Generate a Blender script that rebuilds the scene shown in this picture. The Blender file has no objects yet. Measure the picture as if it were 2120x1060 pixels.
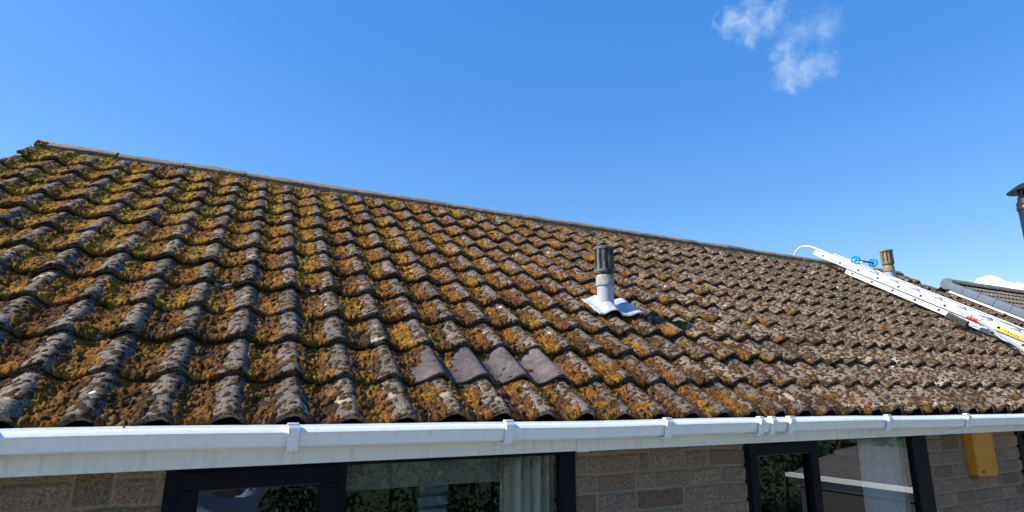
import bpy, bmesh, math, random
import numpy as np
from mathutils import Matrix, Vector
random.seed(7)
C = bpy.context.scene.collection
R = math.radians
# ------------------------------------------------------------------ camera
RC = np.array([[0.90544685, -0.42434492, 0.0098684], [0.10536387, 0.2021772, -0.97366464], [0.41117448, 0.88264136, 0.22777133]])
CAM = np.array([0.66407894, -2.20133374, 0.0998196])
F_PX = 1144.48
cam_data = bpy.data.cameras.new('camera')
cam = bpy.data.objects.new('camera', cam_data); C.objects.link(cam)
m = Matrix.Identity(4)
for i in range(3):
    m[i][0] = RC[0][i]; m[i][1] = -RC[1][i]; m[i][2] = -RC[2][i]; m[i][3] = CAM[i]
cam.matrix_world = m
cam_data.sensor_width = 36; cam_data.lens = F_PX / 2120 * 36
cam_data.clip_start = 0.02; cam_data.clip_end = 20000
bpy.context.scene.camera = cam
bpy.context.scene.cycles.volume_bounces = 3
# ------------------------------------------------------------------ light
SUN = Vector((-0.70, 0.17, 0.67)).normalized()
world = bpy.data.worlds.new('World'); bpy.context.scene.world = world; world.use_nodes = True
nt = world.node_tree; nt.nodes.clear()
sky = nt.nodes.new('ShaderNodeTexSky'); sky.sky_type = 'NISHITA'; sky.sun_disc = False
sky.sun_elevation = math.asin(SUN.z); sky.sun_rotation = math.atan2(SUN.x, SUN.y)
sky.air_density = 1.0; sky.dust_density = 0.2; sky.ozone_density = 2.5; sky.altitude = 0
hs = nt.nodes.new('ShaderNodeHueSaturation'); hs.inputs['Saturation'].default_value = 2.06; hs.inputs['Value'].default_value = 1.68; hs.inputs['Hue'].default_value = 0.515
bg = nt.nodes.new('ShaderNodeBackground'); bg.inputs['Strength'].default_value = 0.15
wo = nt.nodes.new('ShaderNodeOutputWorld')
gm = nt.nodes.new('ShaderNodeGamma'); gm.inputs['Gamma'].default_value = 0.5
nt.links.new(sky.outputs[0], gm.inputs['Color']); nt.links.new(gm.outputs[0], hs.inputs['Color']); nt.links.new(hs.outputs[0], bg.inputs['Color']); nt.links.new(bg.outputs[0], wo.inputs['Surface'])
sd = bpy.data.lights.new('sun', 'SUN'); sd.energy = 4.6; sd.angle = R(0.5); sd.color = (1.0, 0.94, 0.85)
sun = bpy.data.objects.new('sun', sd); C.objects.link(sun)
sun.rotation_euler = SUN.to_track_quat('Z', 'Y').to_euler(); sun.location = (-30, 0, 30)
vs = bpy.context.scene.view_settings
vs.view_transform = 'Standard'; vs.look = 'None'; vs.exposure = 0.88; vs.gamma = 1
# ------------------------------------------------------------------ roof frame
TH = R(31.9988); CT, ST = math.cos(TH), math.sin(TH)
P = 0.209; G = 0.3012; NROW = 12
def rp(x, s, n=0.0):
    return Vector((x, s * CT - n * ST, s * ST + n * CT))
def rp_np(x, s, n):
    return np.stack([x, s * CT - n * ST, s * ST + n * CT], -1)
def proj(v):
    q = RC @ (np.array(v, float) - CAM); return 1060 + F_PX * q[0] / q[2], 530 + F_PX * q[1] / q[2], q[2]
# ------------------------------------------------------------------ noise
def h2(ix, iy, seed):
    ix = ix.astype(np.int64); iy = iy.astype(np.int64)
    v = (ix * 374761393 + iy * 668265263 + seed * 2147483647) & 0xffffffff
    v = ((v ^ (v >> 13)) * 1274126177) & 0xffffffff
    v = (v ^ (v >> 16)) * 2246822519 & 0xffffffff
    return ((v ^ (v >> 15)) & 0xffffff) / float(0xffffff)
def vnoise(x, y, seed=0):
    ix = np.floor(x); iy = np.floor(y); fx = x - ix; fy = y - iy
    ux = fx * fx * fx * (fx * (fx * 6 - 15) + 10); uy = fy * fy * fy * (fy * (fy * 6 - 15) + 10)
    def gr(dx, dy):
        a = h2(ix + dx, iy + dy, seed) * 6.2831853
        return np.cos(a) * (fx - dx) + np.sin(a) * (fy - dy)
    a = gr(0, 0); b = gr(1, 0); c = gr(0, 1); d = gr(1, 1)
    return (a + (b - a) * ux + (c - a) * uy + (a - b - c + d) * ux * uy) * 1.4
def fbm(x, y, o=4, seed=0, gain=0.5):
    t = 0; a = 1; n = 0
    for k in range(o):
        t = t + a * vnoise(x * 2 ** k + 7.3 * k, y * 2 ** k - 3.1 * k, seed + k); n += a; a *= gain
    return t / n
def worley(x, y, seed=0):
    ix = np.floor(x); iy = np.floor(y); best = np.full(x.shape, 9.0); cid = np.zeros(x.shape)
    for dx in (-1, 0, 1):
        for dy in (-1, 0, 1):
            cx = ix + dx; cy = iy + dy
            px = cx + h2(cx, cy, seed + 11); py = cy + h2(cx, cy, seed + 29)
            d = (x - px) ** 2 + (y - py) ** 2
            mk = d < best; best = np.where(mk, d, best); cid = np.where(mk, h2(cx, cy, seed + 53), cid)
    return np.sqrt(best), cid
def sstep(a, b, x):
    t = np.clip((x - a) / (b - a), 0, 1); return t * t * (3 - 2 * t)
# ------------------------------------------------------------------ mesh helpers
def link_mesh(name, verts, faces, mat, parent=None, smooth=False, attrs=None, col=None):
    me = bpy.data.meshes.new(name)
    if isinstance(verts, np.ndarray):
        nv = len(verts); nf = len(faces)
        me.vertices.add(nv); me.vertices.foreach_set('co', verts.astype(np.float32).ravel())
        me.loops.add(nf * 4); me.loops.foreach_set('vertex_index', faces.astype(np.int32).ravel())
        me.polygons.add(nf); me.polygons.foreach_set('loop_start', np.arange(0, nf * 4, 4, dtype=np.int32))
        me.polygons.foreach_set('loop_total', np.full(nf, 4, dtype=np.int32))
        me.update(calc_edges=True)
    else:
        me.from_pydata([tuple(v) for v in verts], [], faces); me.update()
    if attrs:
        for k, a in attrs.items():
            at = me.attributes.new(k, 'FLOAT', 'POINT'); at.data.foreach_set('value', a.astype(np.float32))
    if smooth:
        me.polygons.foreach_set('use_smooth', np.ones(len(me.polygons), dtype=bool))
    o = bpy.data.objects.new(name, me); C.objects.link(o)
    if mat: me.materials.append(mat)
    if parent: o.parent = parent
    return o
def tag(o, label=None, cat=None, group=None, kind=None):
    if label: o['label'] = label
    if cat: o['category'] = cat
    if group: o['group'] = group
    if kind: o['kind'] = kind
    return o
def thing(name, label, cat, group=None, loc=(0, 0, 0)):
    o = bpy.data.objects.new(name, None); o.empty_display_size = 0.1; C.objects.link(o); o.location = loc
    bpy.context.view_layer.update() if False else None
    return tag(o, label, cat, group)
class MB:
    """collects shapes and links them as one mesh"""
    def __init__(s): s.v = []; s.f = []
    def add(s, vs_, fs_):
        b = len(s.v); s.v += [tuple(v) for v in vs_]; s.f += [tuple(b + i for i in f) for f in fs_]; return s
    def hexa(s, p):  # 8 points: bottom 4, top 4
        return s.add(p, [(0, 3, 2, 1), (4, 5, 6, 7), (0, 1, 5, 4), (1, 2, 6, 5), (2, 3, 7, 6), (3, 0, 4, 7)])
    def box(s, a, b):
        x0, y0, z0 = a; x1, y1, z1 = b
        return s.hexa([(x0, y0, z0), (x1, y0, z0), (x1, y1, z0), (x0, y1, z0), (x0, y0, z1), (x1, y0, z1), (x1, y1, z1), (x0, y1, z1)])
    def rbox(s, a, b):  # box in roof coordinates (x, s, n)
        x0, y0, z0 = a; x1, y1, z1 = b
        return s.hexa([rp(*q) for q in [(x0, y0, z0), (x1, y0, z0), (x1, y1, z0), (x0, y1, z0), (x0, y0, z1), (x1, y0, z1), (x1, y1, z1), (x0, y1, z1)]])
    def tube(s, pts, r, n=10, caps=True):
        pts = [Vector(p) for p in pts]; rs = r if isinstance(r, (list, tuple)) else [r] * len(pts)
        rings = []; up = None
        for i, p in enumerate(pts):
            d = (pts[min(i + 1, len(pts) - 1)] - pts[max(i - 1, 0)]).normalized()
            if up is None: up = d.orthogonal().normalized()
            up = (up - d * up.dot(d)).normalized(); sd_ = d.cross(up)
            rings.append([p + (up * math.cos(6.28318 * k / n) + sd_ * math.sin(6.28318 * k / n)) * rs[i] for k in range(n)])
        vs_ = [v for r_ in rings for v in r_]; fs_ = []
        for i in range(len(pts) - 1):
            for k in range(n):
                fs_.append((i * n + k, i * n + (k + 1) % n, (i + 1) * n + (k + 1) % n, (i + 1) * n + k))
        if caps: fs_ += [tuple(range(n))[::-1], tuple((len(pts) - 1) * n + k for k in range(n))]
        return s.add(vs_, fs_)
    def lathe(s, prof, c, n=32, ax=Vector((0, 0, 1)), rib=None):
        u = ax.orthogonal().normalized(); w = ax.cross(u); c = Vector(c); vs_ = []
        for (r, h) in prof:
            for k in range(n):
                a = 6.2831853 * k / n
                rr = r if rib is None else rib(r, h, k)
                vs_.append(c + ax * h + (u * math.cos(a) + w * math.sin(a)) * rr)
        fs_ = []
        for i in range(len(prof) - 1):
            for k in range(n):
                fs_.append((i * n + k, i * n + (k + 1) % n, (i + 1) * n + (k + 1) % n, (i + 1) * n + k))
        fs_ += [tuple(range(n))[::-1], tuple((len(prof) - 1) * n + k for k in range(n))]
        return s.add(vs_, fs_)
    def extrude(s, prof, p0, p1, frame):  # prof = 2D closed outline; frame(u,v,t) -> point
        n = len(prof); vs_ = [frame(u, v, p0) for u, v in prof] + [frame(u, v, p1) for u, v in prof]
        fs_ = [(k, (k + 1) % n, n + (k + 1) % n, n + k) for k in range(n)] + [tuple(range(n))[::-1], tuple(range(n, 2 * n))]
        return s.add(vs_, fs_)
    def build(s, name, mat, parent=None, bevel=0, smooth=False, seg=2):
        o = link_mesh(name, s.v, s.f, mat, parent)
        bm = bmesh.new(); bm.from_mesh(o.data); bmesh.ops.recalc_face_normals(bm, faces=bm.faces); bm.to_mesh(o.data); bm.free()
        if smooth:
            o.data.polygons.foreach_set('use_smooth', np.ones(len(o.data.polygons), dtype=bool))
            try: o.data.set_sharp_from_angle(angle=R(40))
            except Exception: pass
        if bevel:
            md = o.modifiers.new('bevel', 'BEVEL'); md.width = bevel; md.segments = seg; md.limit_method = 'ANGLE'
        return o
# ------------------------------------------------------------------ materials
class NM:
    def __init__(s, name):
        s.m = bpy.data.materials.new(name); s.m.use_nodes = True; s.t = s.m.node_tree; s.n = s.t.nodes; s.l = s.t.links
        s.b = s.n['Principled BSDF']; s.o = s.n['Material Output']
        s.tc = s.n.new('ShaderNodeTexCoord').outputs['Object']
    def lk(s, a, b): s.l.new(a, b)
    def noise(s, scale, detail=4, rough=0.6, dist=0, vec=None):
        k = s.n.new('ShaderNodeTexNoise'); k.inputs['Scale'].default_value = scale; k.inputs['Detail'].default_value = detail
        k.inputs['Roughness'].default_value = rough; k.inputs['Distortion'].default_value = dist
        s.lk(vec or s.tc, k.inputs['Vector']); return k.outputs['Fac']
    def vor(s, scale, feat='F1', out='Distance', rnd=1.0):
        k = s.n.new('ShaderNodeTexVoronoi'); k.feature = feat; k.inputs['Scale'].default_value = scale
        k.inputs['Randomness'].default_value = rnd
        s.lk(s.tc, k.inputs['Vector']); return k.outputs[out]
    def ramp(s, fac, stops, interp='LINEAR'):
        k = s.n.new('ShaderNodeValToRGB'); k.color_ramp.interpolation = interp
        e = k.color_ramp.elements
        while len(e) < len(stops): e.new(0.5)
        for i, (p, c) in enumerate(stops):
            e[i].position = p; e[i].color = (*(c if hasattr(c, '__len__') else (c, c, c)), 1)
        s.lk(fac, k.inputs[0]); return k.outputs[0]
    def mix(s, fac, a, b, mode='MIX'):
        k = s.n.new('ShaderNodeMix'); k.data_type = 'RGBA'; k.blend_type = mode
        for i, v in ((0, fac), (6, a), (7, b)):
            if isinstance(v, (int, float)): k.inputs[i].default_value = v
            elif isinstance(v, tuple): k.inputs[i].default_value = (*v, 1)
            else: s.lk(v, k.inputs[i])
        return k.outputs[2]
    def math(s, op, a, b=0.0, clamp=False):
        k = s.n.new('ShaderNodeMath'); k.operation = op; k.use_clamp = clamp
        for i, v in ((0, a), (1, b)):
            if isinstance(v, (int, float)): k.inputs[i].default_value = v
            else: s.lk(v, k.inputs[i])
        return k.outputs[0]
    def attr(s, name):
        k = s.n.new('ShaderNodeAttribute'); k.attribute_name = name; return k.outputs['Fac']
    def col(s, c):
        if isinstance(c, tuple): s.b.inputs['Base Color'].default_value = (*c, 1)
        else: s.lk(c, s.b.inputs['Base Color'])
    def rough(s, r):
        if isinstance(r, (int, float)): s.b.inputs['Roughness'].default_value = r
        else: s.lk(r, s.b.inputs['Roughness'])
    def bump(s, h, strength=0.5, dist=0.005):
        k = s.n.new('ShaderNodeBump'); k.inputs['Strength'].default_value = strength; k.inputs['Distance'].default_value = dist
        s.lk(h, k.inputs['Height']); s.lk(k.outputs[0], s.b.inputs['Normal'])
def simple(name, c, rough=0.5, metal=0, var=0.12, scale=8, bump=0, spec=0.5, bscale=60):
    k = NM(name)
    a = tuple(v * (1 - var) for v in c); b = tuple(min(1, v * (1 + var)) for v in c)
    k.col(k.mix(k.noise(scale, 5, 0.65), a, b)); k.rough(k.math('ADD', rough - 0.06, k.math('MULTIPLY', k.noise(scale * 3), 0.12)))
    k.b.inputs['Metallic'].default_value = metal; k.b.inputs['Specular IOR Level'].default_value = spec
    if bump: k.bump(k.noise(bscale, 4), bump, 0.004)
    return k.m
def tile_material(name, base_a, base_b, moss_amt=0.5, lichen=True):
    k = NM(name)
    big = k.noise(3.0, 4, 0.6); fine = k.noise(260, 3, 0.7); mid = k.noise(28, 5, 0.65)
    c = k.mix(k.ramp(big, [(0.35, 0.0), (0.65, 1.0)]), base_a, base_b)
    c = k.mix(k.ramp(mid, [(0.4, 0.0), (0.7, 0.6)]), c, tuple(v * 0.45 for v in base_a))
    gran = k.ramp(fine, [(0.35, 0.35), (0.5, 0.95), (0.68, 1.7)])
    c = k.mix(1.0, c, gran, 'MULTIPLY')
    if lichen:
        # pale grey lichen film, beige scraped patches, white rosettes and dark pin-head moss
        lf = k.ramp(k.noise(9, 6, 0.75), [(0.50, 0.0), (0.66, 0.6)])
        sx_ = k.n.new('ShaderNodeSeparateXYZ'); k.lk(k.tc, sx_.inputs[0])
        mr = k.n.new('ShaderNodeMapRange'); mr.inputs[1].default_value = 0.8; mr.inputs[2].default_value = 4.5; k.lk(sx_.outputs[0], mr.inputs[0])
        c = k.mix(1.0, c, k.ramp(mr.outputs[0], [(0.0, (.82, .82, .83)), (1.0, (1.12, 1.06, .98))]), 'MULTIPLY')
        lf = k.math('MULTIPLY', lf, k.math('ADD', k.math('MULTIPLY', mr.outputs[0], .7), .3))
        c = k.mix(1.0, c, k.ramp(k.math('ADD', k.attr('tone'), .5), [(0.0, (.66, .66, .68)), (.5, (1, 1, 1)), (1.0, (1.40, 1.33, 1.24))]), 'MULTIPLY')
        c = k.mix(lf, c, (0.25, 0.225, 0.18))
        c = k.mix(k.ramp(k.noise(48, 5, 0.8), [(0.60, 0.0), (0.68, 0.55)]), c, (0.36, 0.33, 0.27))
        c = k.mix(1.0, c, k.ramp(k.noise(130, 3, .7), [(0.36, 0.35), (0.5, 1.0), (0.66, 1.45)]), 'MULTIPLY')
        c = k.mix(k.math('MULTIPLY', k.attr('bare'), .85), c, k.mix(k.noise(40, 5, .7), (.30, .235, .17), (.40, .35, .28)))
        v = k.vor(15); vc = k.vor(15, out='Color')
        sep = k.n.new('ShaderNodeSeparateColor'); k.lk(vc, sep.inputs[0])
        on = k.ramp(sep.outputs[0], [(0.90, 0.0), (0.905, 1.0)])
        dd = k.math('ADD', v, k.math('MULTIPLY', k.noise(70, 3), 0.25))
        spot = k.math('MULTIPLY', k.ramp(dd, [(0.24, 1.0), (0.30, 0.0)]), on)
        c = k.mix(spot, c, (0.62, 0.60, 0.52))
        v2 = k.vor(62); vc2 = k.vor(62, out='Color'); sep2 = k.n.new('ShaderNodeSeparateColor'); k.lk(vc2, sep2.inputs[0])
        on2 = k.ramp(sep2.outputs[0], [(0.5, 0.0), (0.52, 1.0)])
        spot2 = k.math('MULTIPLY', k.ramp(v2, [(0.26, 1.0), (0.36, 0.0)]), on2)
        c = k.mix(k.math('MULTIPLY', spot2, 0.85), c, (0.018, 0.013, 0.010))
        k.bump(k.math('ADD', k.math('ADD', fine, k.math('MULTIPLY', mid, 2.0)), k.math('MULTIPLY', spot2, 1.5)), 0.7, 0.004)
    else:
        c = k.mix(k.ramp(k.noise(11, 5, .7), [(.48, 0), (.64, .75)]), c, (.055, .045, .042))
        c = k.mix(k.ramp(k.noise(75, 4, .8), [(.60, 0), (.68, .7)]), c, (.33, .27, .24))
        v = k.vor(70); c = k.mix(k.ramp(v, [(.14, .8), (.20, 0)]), c, (.03, .022, .018))
        k.bump(k.math('ADD', fine, k.math('MULTIPLY', mid, 1.2)), 0.6, 0.003)
    k.col(c); k.rough(0.85); k.b.inputs['Specular IOR Level'].default_value = 0.25
    return k.m
M_TILE = tile_material('weathered_tile', (0.116, 0.095, 0.076), (0.212, 0.178, 0.142))
M_TILE_NEW = tile_material('newer_tile', (0.095, 0.076, 0.070), (0.200, 0.162, 0.150), lichen=False)
def moss_material():
    k = NM('moss')
    hue = k.attr('hue'); tip = k.attr('tip'); cid = k.attr('cid')
    n1 = k.noise(55, 5, 0.75); n2 = k.noise(420, 3, 0.8)
    c = k.ramp(k.math('ADD', hue, k.math('MULTIPLY', k.math('SUBTRACT', n1, 0.5), 0.45)),
               [(0.0, (0.050, 0.034, 0.022)), (0.22, (0.185, 0.074, 0.018)), (0.48, (0.335, 0.146, 0.020)), (0.72, (0.355, 0.200, 0.024)), (1.0, (0.37, 0.260, 0.034))])
    # dry or dark cushions and paler dusty tips
    c = k.mix(k.ramp(cid, [(0.50, 0.0), (0.70, 0.8)]), c, (0.050, 0.032, 0.016))
    c = k.mix(k.ramp(k.math('MULTIPLY', tip, k.noise(20, 4)), [(0.40, 0.0), (0.56, 0.45)]), c, (0.42, 0.27, 0.10))
    c = k.mix(1.0, c, k.ramp(n2, [(0.3, 0.35), (0.5, 1.0), (0.7, 1.8)]), 'MULTIPLY')
    c = k.mix(1.0, c, k.ramp(k.noise(150, 3, .8), [(0.32, 0.45), (0.5, 1.0), (0.68, 1.5)]), 'MULTIPLY')
    k.col(c); k.rough(0.95); k.b.inputs['Specular IOR Level'].default_value = 0.1
    k.bump(k.math('ADD', n2, k.noise(170, 4, 0.8)), 1.0, 0.006)
    return k.m
M_MOSS = moss_material()
def ridge_material():
    k = NM('ridge_concrete')
    c = k.mix(k.ramp(k.noise(6, 5, 0.7), [(0.35, 0.0), (0.6, 1.0)]), (0.115, 0.080, 0.055), (0.22, 0.165, 0.120))
    c = k.mix(1.0, c, k.ramp(k.noise(180, 3, 0.7), [(0.3, 0.5), (0.7, 1.5)]), 'MULTIPLY')
    c = k.mix(k.ramp(k.noise(14, 6, 0.8), [(0.57, 0.0), (0.66, 0.8)]), c, (0.36, 0.33, 0.24))
    c = k.mix(k.ramp(k.noise(9, 5, 0.7, 0.4), [(0.60, 0.0), (0.68, 0.8)]), c, (0.17, 0.13, 0.035))
    k.col(c); k.rough(0.9); k.bump(k.noise(90, 5, 0.8), 0.8, 0.006); return k.m
M_RIDGE = ridge_material()
def ridge_moss_material():
    k = NM('mossy_mortar')
    c = k.mix(k.ramp(k.noise(22, 6, 0.8), [(0.40, 0.0), (0.60, 1.0)]), (0.27, 0.16, 0.06), (0.24, 0.19, 0.045))
    c = k.mix(k.ramp(k.noise(30, 5, 0.8, .5), [(0.55, 0.0), (0.63, 0.8)]), c, (0.05, 0.035, 0.02))
    c = k.mix(k.ramp(k.noise(12, 5, 0.8), [(0.62, 0.0), (0.7, 0.8)]), c, (0.33, 0.28, 0.19))
    k.col(c); k.rough(0.95); k.bump(k.noise(70, 6, 0.85), 1.0, 0.015); return k.m
M_RMOSS = ridge_moss_material()
def upvc_material(name, base, dirt=0.3):
    k = NM(name)
    # grime: fine specks and faint vertical runs
    mp = k.n.new('ShaderNodeMapping'); mp.inputs['Scale'].default_value = (14, 14, 1.5); k.lk(k.tc, mp.inputs['Vector'])
    run = k.ramp(k.noise(3, 5, 0.7, vec=mp.outputs[0]), [(0.5, 0.0), (0.75, dirt)])
    sp = k.ramp(k.noise(150, 3, 0.8), [(0.66, 0.0), (0.74, dirt * 1.6)])
    c = k.mix(run, base, (0.42, 0.38, 0.28)); c = k.mix(sp, c, (0.16, 0.13, 0.09))
    k.col(c); k.rough(0.34); k.bump(k.noise(12, 3), 0.05, 0.01); return k.m
def cowl_lead():
    k = NM('weathered_lead')
    c = k.mix(k.ramp(k.noise(16, 6, .7), [(.4, 0), (.62, 1)]), (.50, .52, .56), (.28, .30, .34))
    c = k.mix(k.ramp(k.noise(40, 6, .8), [(.58, 0), (.70, .8)]), c, (.14, .12, .10))
    k.col(c); k.rough(.55); k.b.inputs['Metallic'].default_value = .1; k.bump(k.noise(26, 5, .7), .7, .006); return k.m
M_GUTTER = upvc_material('white_upvc', (0.86, 0.86, 0.86), 0.26)
M_FASCIA = upvc_material('fascia_upvc', (0.80, 0.79, 0.77), 0.42)
M_FRAME = simple('anthracite_frame', (0.0045, 0.0052, 0.008), 0.55, var=0.2, scale=3, spec=.12)
M_ALU = simple('aluminium', (0.80, 0.81, 0.83), 0.42, metal=0.25, var=0.05, scale=5)
M_ALUD = simple('aluminium_dull', (0.55, 0.56, 0.58), 0.35, metal=0.6, var=0.08, scale=5)
M_BLACK = simple('black_plastic', (0.015, 0.015, 0.016), 0.5)
M_LEAD = cowl_lead()
M_PIPEW = simple('grey_pipe', (0.38, 0.40, 0.44), 0.5, var=0.28, scale=22)
M_BLUE = simple('blue_plastic', (0.0, 0.30, 0.72), 0.35)
M_RED = simple('red_plastic', (0.72, 0.035, 0.03), 0.4)
M_CREAM = simple('cream_plug', (0.75, 0.66, 0.48), 0.5)
M_FLUE = simple('dark_flue', (0.012, 0.013, 0.016), 0.4, metal=0.0, var=0.25, scale=10)
M_MORTAR = simple('mortar', (0.30, 0.26, 0.21), 0.95, var=0.2, scale=20, bump=0.4)
M_CAP = simple('grey_dry_verge', (0.10, 0.125, 0.155), 0.45, var=0.12, scale=4)
M_WHITE = simple('white_paint', (0.78, 0.78, 0.76), 0.4, var=0.05)
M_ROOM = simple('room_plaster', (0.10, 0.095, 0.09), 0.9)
def wall_material():
    k = NM('split_stone_block')
    r = k.attr('blk'); j = k.attr('joint')
    c = k.ramp(r, [(0.0, (0.15, 0.100, 0.064)), (0.3, (0.225, 0.150, 0.098)), (0.6, (0.20, 0.148, 0.108)), (1.0, (0.29, 0.190, 0.122))])
    c = k.mix(1.0, c, k.ramp(k.noise(110, 4, 0.8), [(0.34, 0.35), (0.5, 1.0), (0.68, 1.9)]), 'MULTIPLY')
    c = k.mix(k.ramp(k.noise(9, 5, 0.7), [(0.45, 0.0), (0.62, 0.4)]), c, (0.19, 0.14, 0.085))
    c = k.mix(k.ramp(k.noise(11, 4, 0.7), [(0.60, 0.0), (0.7, 0.6)]), c, (0.26, 0.17, 0.14))
    v = k.vor(110); c = k.mix(k.ramp(v, [(0.10, 0.6), (0.17, 0.0)]), c, (0.025, 0.02, 0.018))
    c = k.mix(k.math('MULTIPLY', j, 0.62), c, (0.36, 0.27, 0.175))
    k.col(c); k.rough(0.95); k.b.inputs['Specular IOR Level'].default_value = 0.2
    k.bump(k.math('ADD', k.noise(120, 5, 0.8), k.math('MULTIPLY', v, 0.5)), 0.8, 0.006)
    return k.m
M_WALL = wall_material()
def glass_material():
    k = NM('window_glass')
    gl = k.n.new('ShaderNodeBsdfGlossy'); gl.inputs['Roughness'].default_value = 0.0; gl.inputs['Color'].default_value = (0.97, 1.0, 0.99, 1)
    tr = k.n.new('ShaderNodeBsdfTransparent'); tr.inputs['Color'].default_value = (0.88, 0.90, 0.89, 1)
    fr = k.n.new('ShaderNodeFresnel'); fr.inputs['IOR'].default_value = 1.5
    ms = k.n.new('ShaderNodeMixShader'); k.n.remove(k.b)
    # two panes and four faces reflect about four times a single face
    ge = k.n.new('ShaderNodeNewGeometry')       # the inner face of the sheet must not act as a mirror
    f4 = k.math('MULTIPLY', k.math('MULTIPLY', fr.outputs[0], 2.4, True), k.math('SUBTRACT', 1.0, ge.outputs['Backfacing']))
    k.lk(f4, ms.inputs[0]); k.lk(tr.outputs[0], ms.inputs[1]); k.lk(gl.outputs[0], ms.inputs[2]); k.lk(ms.outputs[0], k.o.inputs['Surface'])
    return k.m
M_GLASS = glass_material()

# ================================================================== THE BUNGALOW
bungalow = thing('bungalow', 'long brown stone bungalow under a mossy pantile roof filling the view', 'house')
XV0, XV1 = -5.06 * P, 48.35 * P          # the verges
def prof(x):
    """S-shaped pantile: slow rise from the left, crest on the lattice, steeper fall to the right; 0 at the crest"""
    u = np.mod(x / P, 1.0)
    fall = 0.40
    ph = np.where(u < fall, u / fall * 0.5, 0.5 + (u - fall) / (1 - fall) * 0.5)
    sh = ((1 + np.cos(2 * np.pi * ph)) / 2) ** 1.22
    return -0.051 * (1 - sh)
def tile_jit(x, r):
    """small lift and slip of every double-roll tile"""
    t = np.floor((x / P + 1.58 + (r % 1)) / 2)
    return (h2(t, np.full_like(t, r), 5) - 0.5), (h2(t, np.full_like(t, r), 9) - 0.5), t
def tile_n(x, ds, r):
    j1, j2, t = tile_jit(x, r)
    sag = 0.006 * vnoise(x * 0.6, np.full_like(x, r * 0.5), 3)
    top = (r == NROW - 1) * 0.030 * sstep(.25, .86, ds / G) * (0.4 - prof(x) / .051)
    return prof(x) + top - 0.030 * ds / G + j1 * 0.010 + sag + 0.004 * (j2 * np.sin(x / P * np.pi)) 
def xs_adaptive(r, x0, x1, k, lo, hi):
    out = [x0]; x = x0
    while x < x1:
        d = proj(rp(x, (r + 0.5) * G))[2]
        x += min(hi, max(lo, d / 553 * k)); out.append(min(x, x1))
    return np.array(out)
def grid_faces(nr, nc, keep=None, base=0):
    i = np.arange((nr - 1) * (nc - 1)); a = (i // (nc - 1)) * nc + i % (nc - 1)
    f = np.stack([a, a + 1, a + 1 + nc, a + nc], 1)
    if keep is not None: f = f[keep.ravel()]
    return f + base
def compact(V, Fa, A):
    used = np.zeros(len(V), bool); used[Fa.ravel()] = True
    idx = np.cumsum(used) - 1
    return V[used], idx[Fa], {k: a[used] for k, a in A.items()}
NEWT = {(1, 6.55, 8.55), (1, 8.55, 10.55)}       # row 1: two newer double tiles
def new_mask(x, r):
    return (r == 1) & (x / P > 6.42) & (x / P < 10.42)
def bare_noise(X, Y): return sstep(.30, .36, fbm(X * 5.5 + 31, Y * 5.5 + 4, 4, 207)) * sstep(-.1, .1, vnoise(X * 1.3, Y * 1.3, 8) + .05)
TV = []; TF = []; TB = []; TVAR = []; base = 0
for r in range(NROW):
    xs = xs_adaptive(r, XV0, XV1, 1.5, 0.006, 0.014)
    s_end = G + 0.05 if r < NROW - 1 else 0.86 * G
    ds = np.concatenate([[0.004, 0.001, 0.0, 0.004], np.linspace(0.014, s_end, 20)])
    drop = np.concatenate([[0.027, 0.022, 0.003, 0.0], np.zeros(20)])
    X, D = np.meshgrid(xs, ds); DR = np.repeat(drop[:, None], len(xs), 1)
    N = tile_n(X, D, r) - DR + 0.0015 * fbm(X * 40, D * 40 + r * 9, 3, 4)
    j1, j2, t = tile_jit(X, r)
    seam = np.abs(np.mod((X / P + 1.58) / 2, 1.0)); N = N - 0.004 * (np.minimum(seam, 1 - seam) < 0.012)
    Sx = r * G + D + j2 * 0.018 * (D < 0.2) + 0.006 * fbm(X * 24, D * 0 + r, 4, 17) * (D < 0.02)
    V = rp_np(X, Sx, N).reshape(-1, 3)
    TVAR.append((j1 * .55 + .5 * (h2(t, np.full_like(t, r), 31) - .5)).ravel())
    TB.append(bare_noise(X, D + r * 1.7).ravel())
    keep = ~new_mask((X[:-1, :-1] + X[1:, 1:]) / 2, r)
    f = grid_faces(len(ds), len(xs), keep, base); TV.append(V); TF.append(f); base += len(V)
TV = np.concatenate(TV); TF = np.concatenate(TF)
TV, TF, TA = compact(TV, TF, {'bare': np.concatenate(TB), 'tone': np.concatenate(TVAR)})
roof = link_mesh('roof', TV, TF, M_TILE, bungalow, smooth=True, attrs=TA)
# newer tiles (two double tiles, four rolls)
for (a, b) in ((6.42, 8.415), (8.425, 10.42)):
    xs = np.linspace(a * P, b * P, 90); r = 1
    ds = np.concatenate([[0.02, 0.0, -0.001, -0.002, 0.003], np.linspace(0.012, G + 0.04, 24)])
    dr = np.concatenate([[0.022, 0.020, 0.010, 0.002, 0.0], np.zeros(24)])
    X, D = np.meshgrid(xs, ds); N = prof(X) - 0.026 * D / G - dr[:, None] + 0.002 + (0.002 if a > 8 else 0)
    V = rp_np(X, G + D - 0.012, N + 0.0006 * fbm(X * 50, D * 50, 2, 8)).reshape(-1, 3)
    o = link_mesh('replacement_tile', V, grid_faces(len(ds), len(xs)), M_TILE_NEW, roof, smooth=True)
    o['label'] = 'smooth purple-brown newer roof tile almost free of moss'
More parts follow.
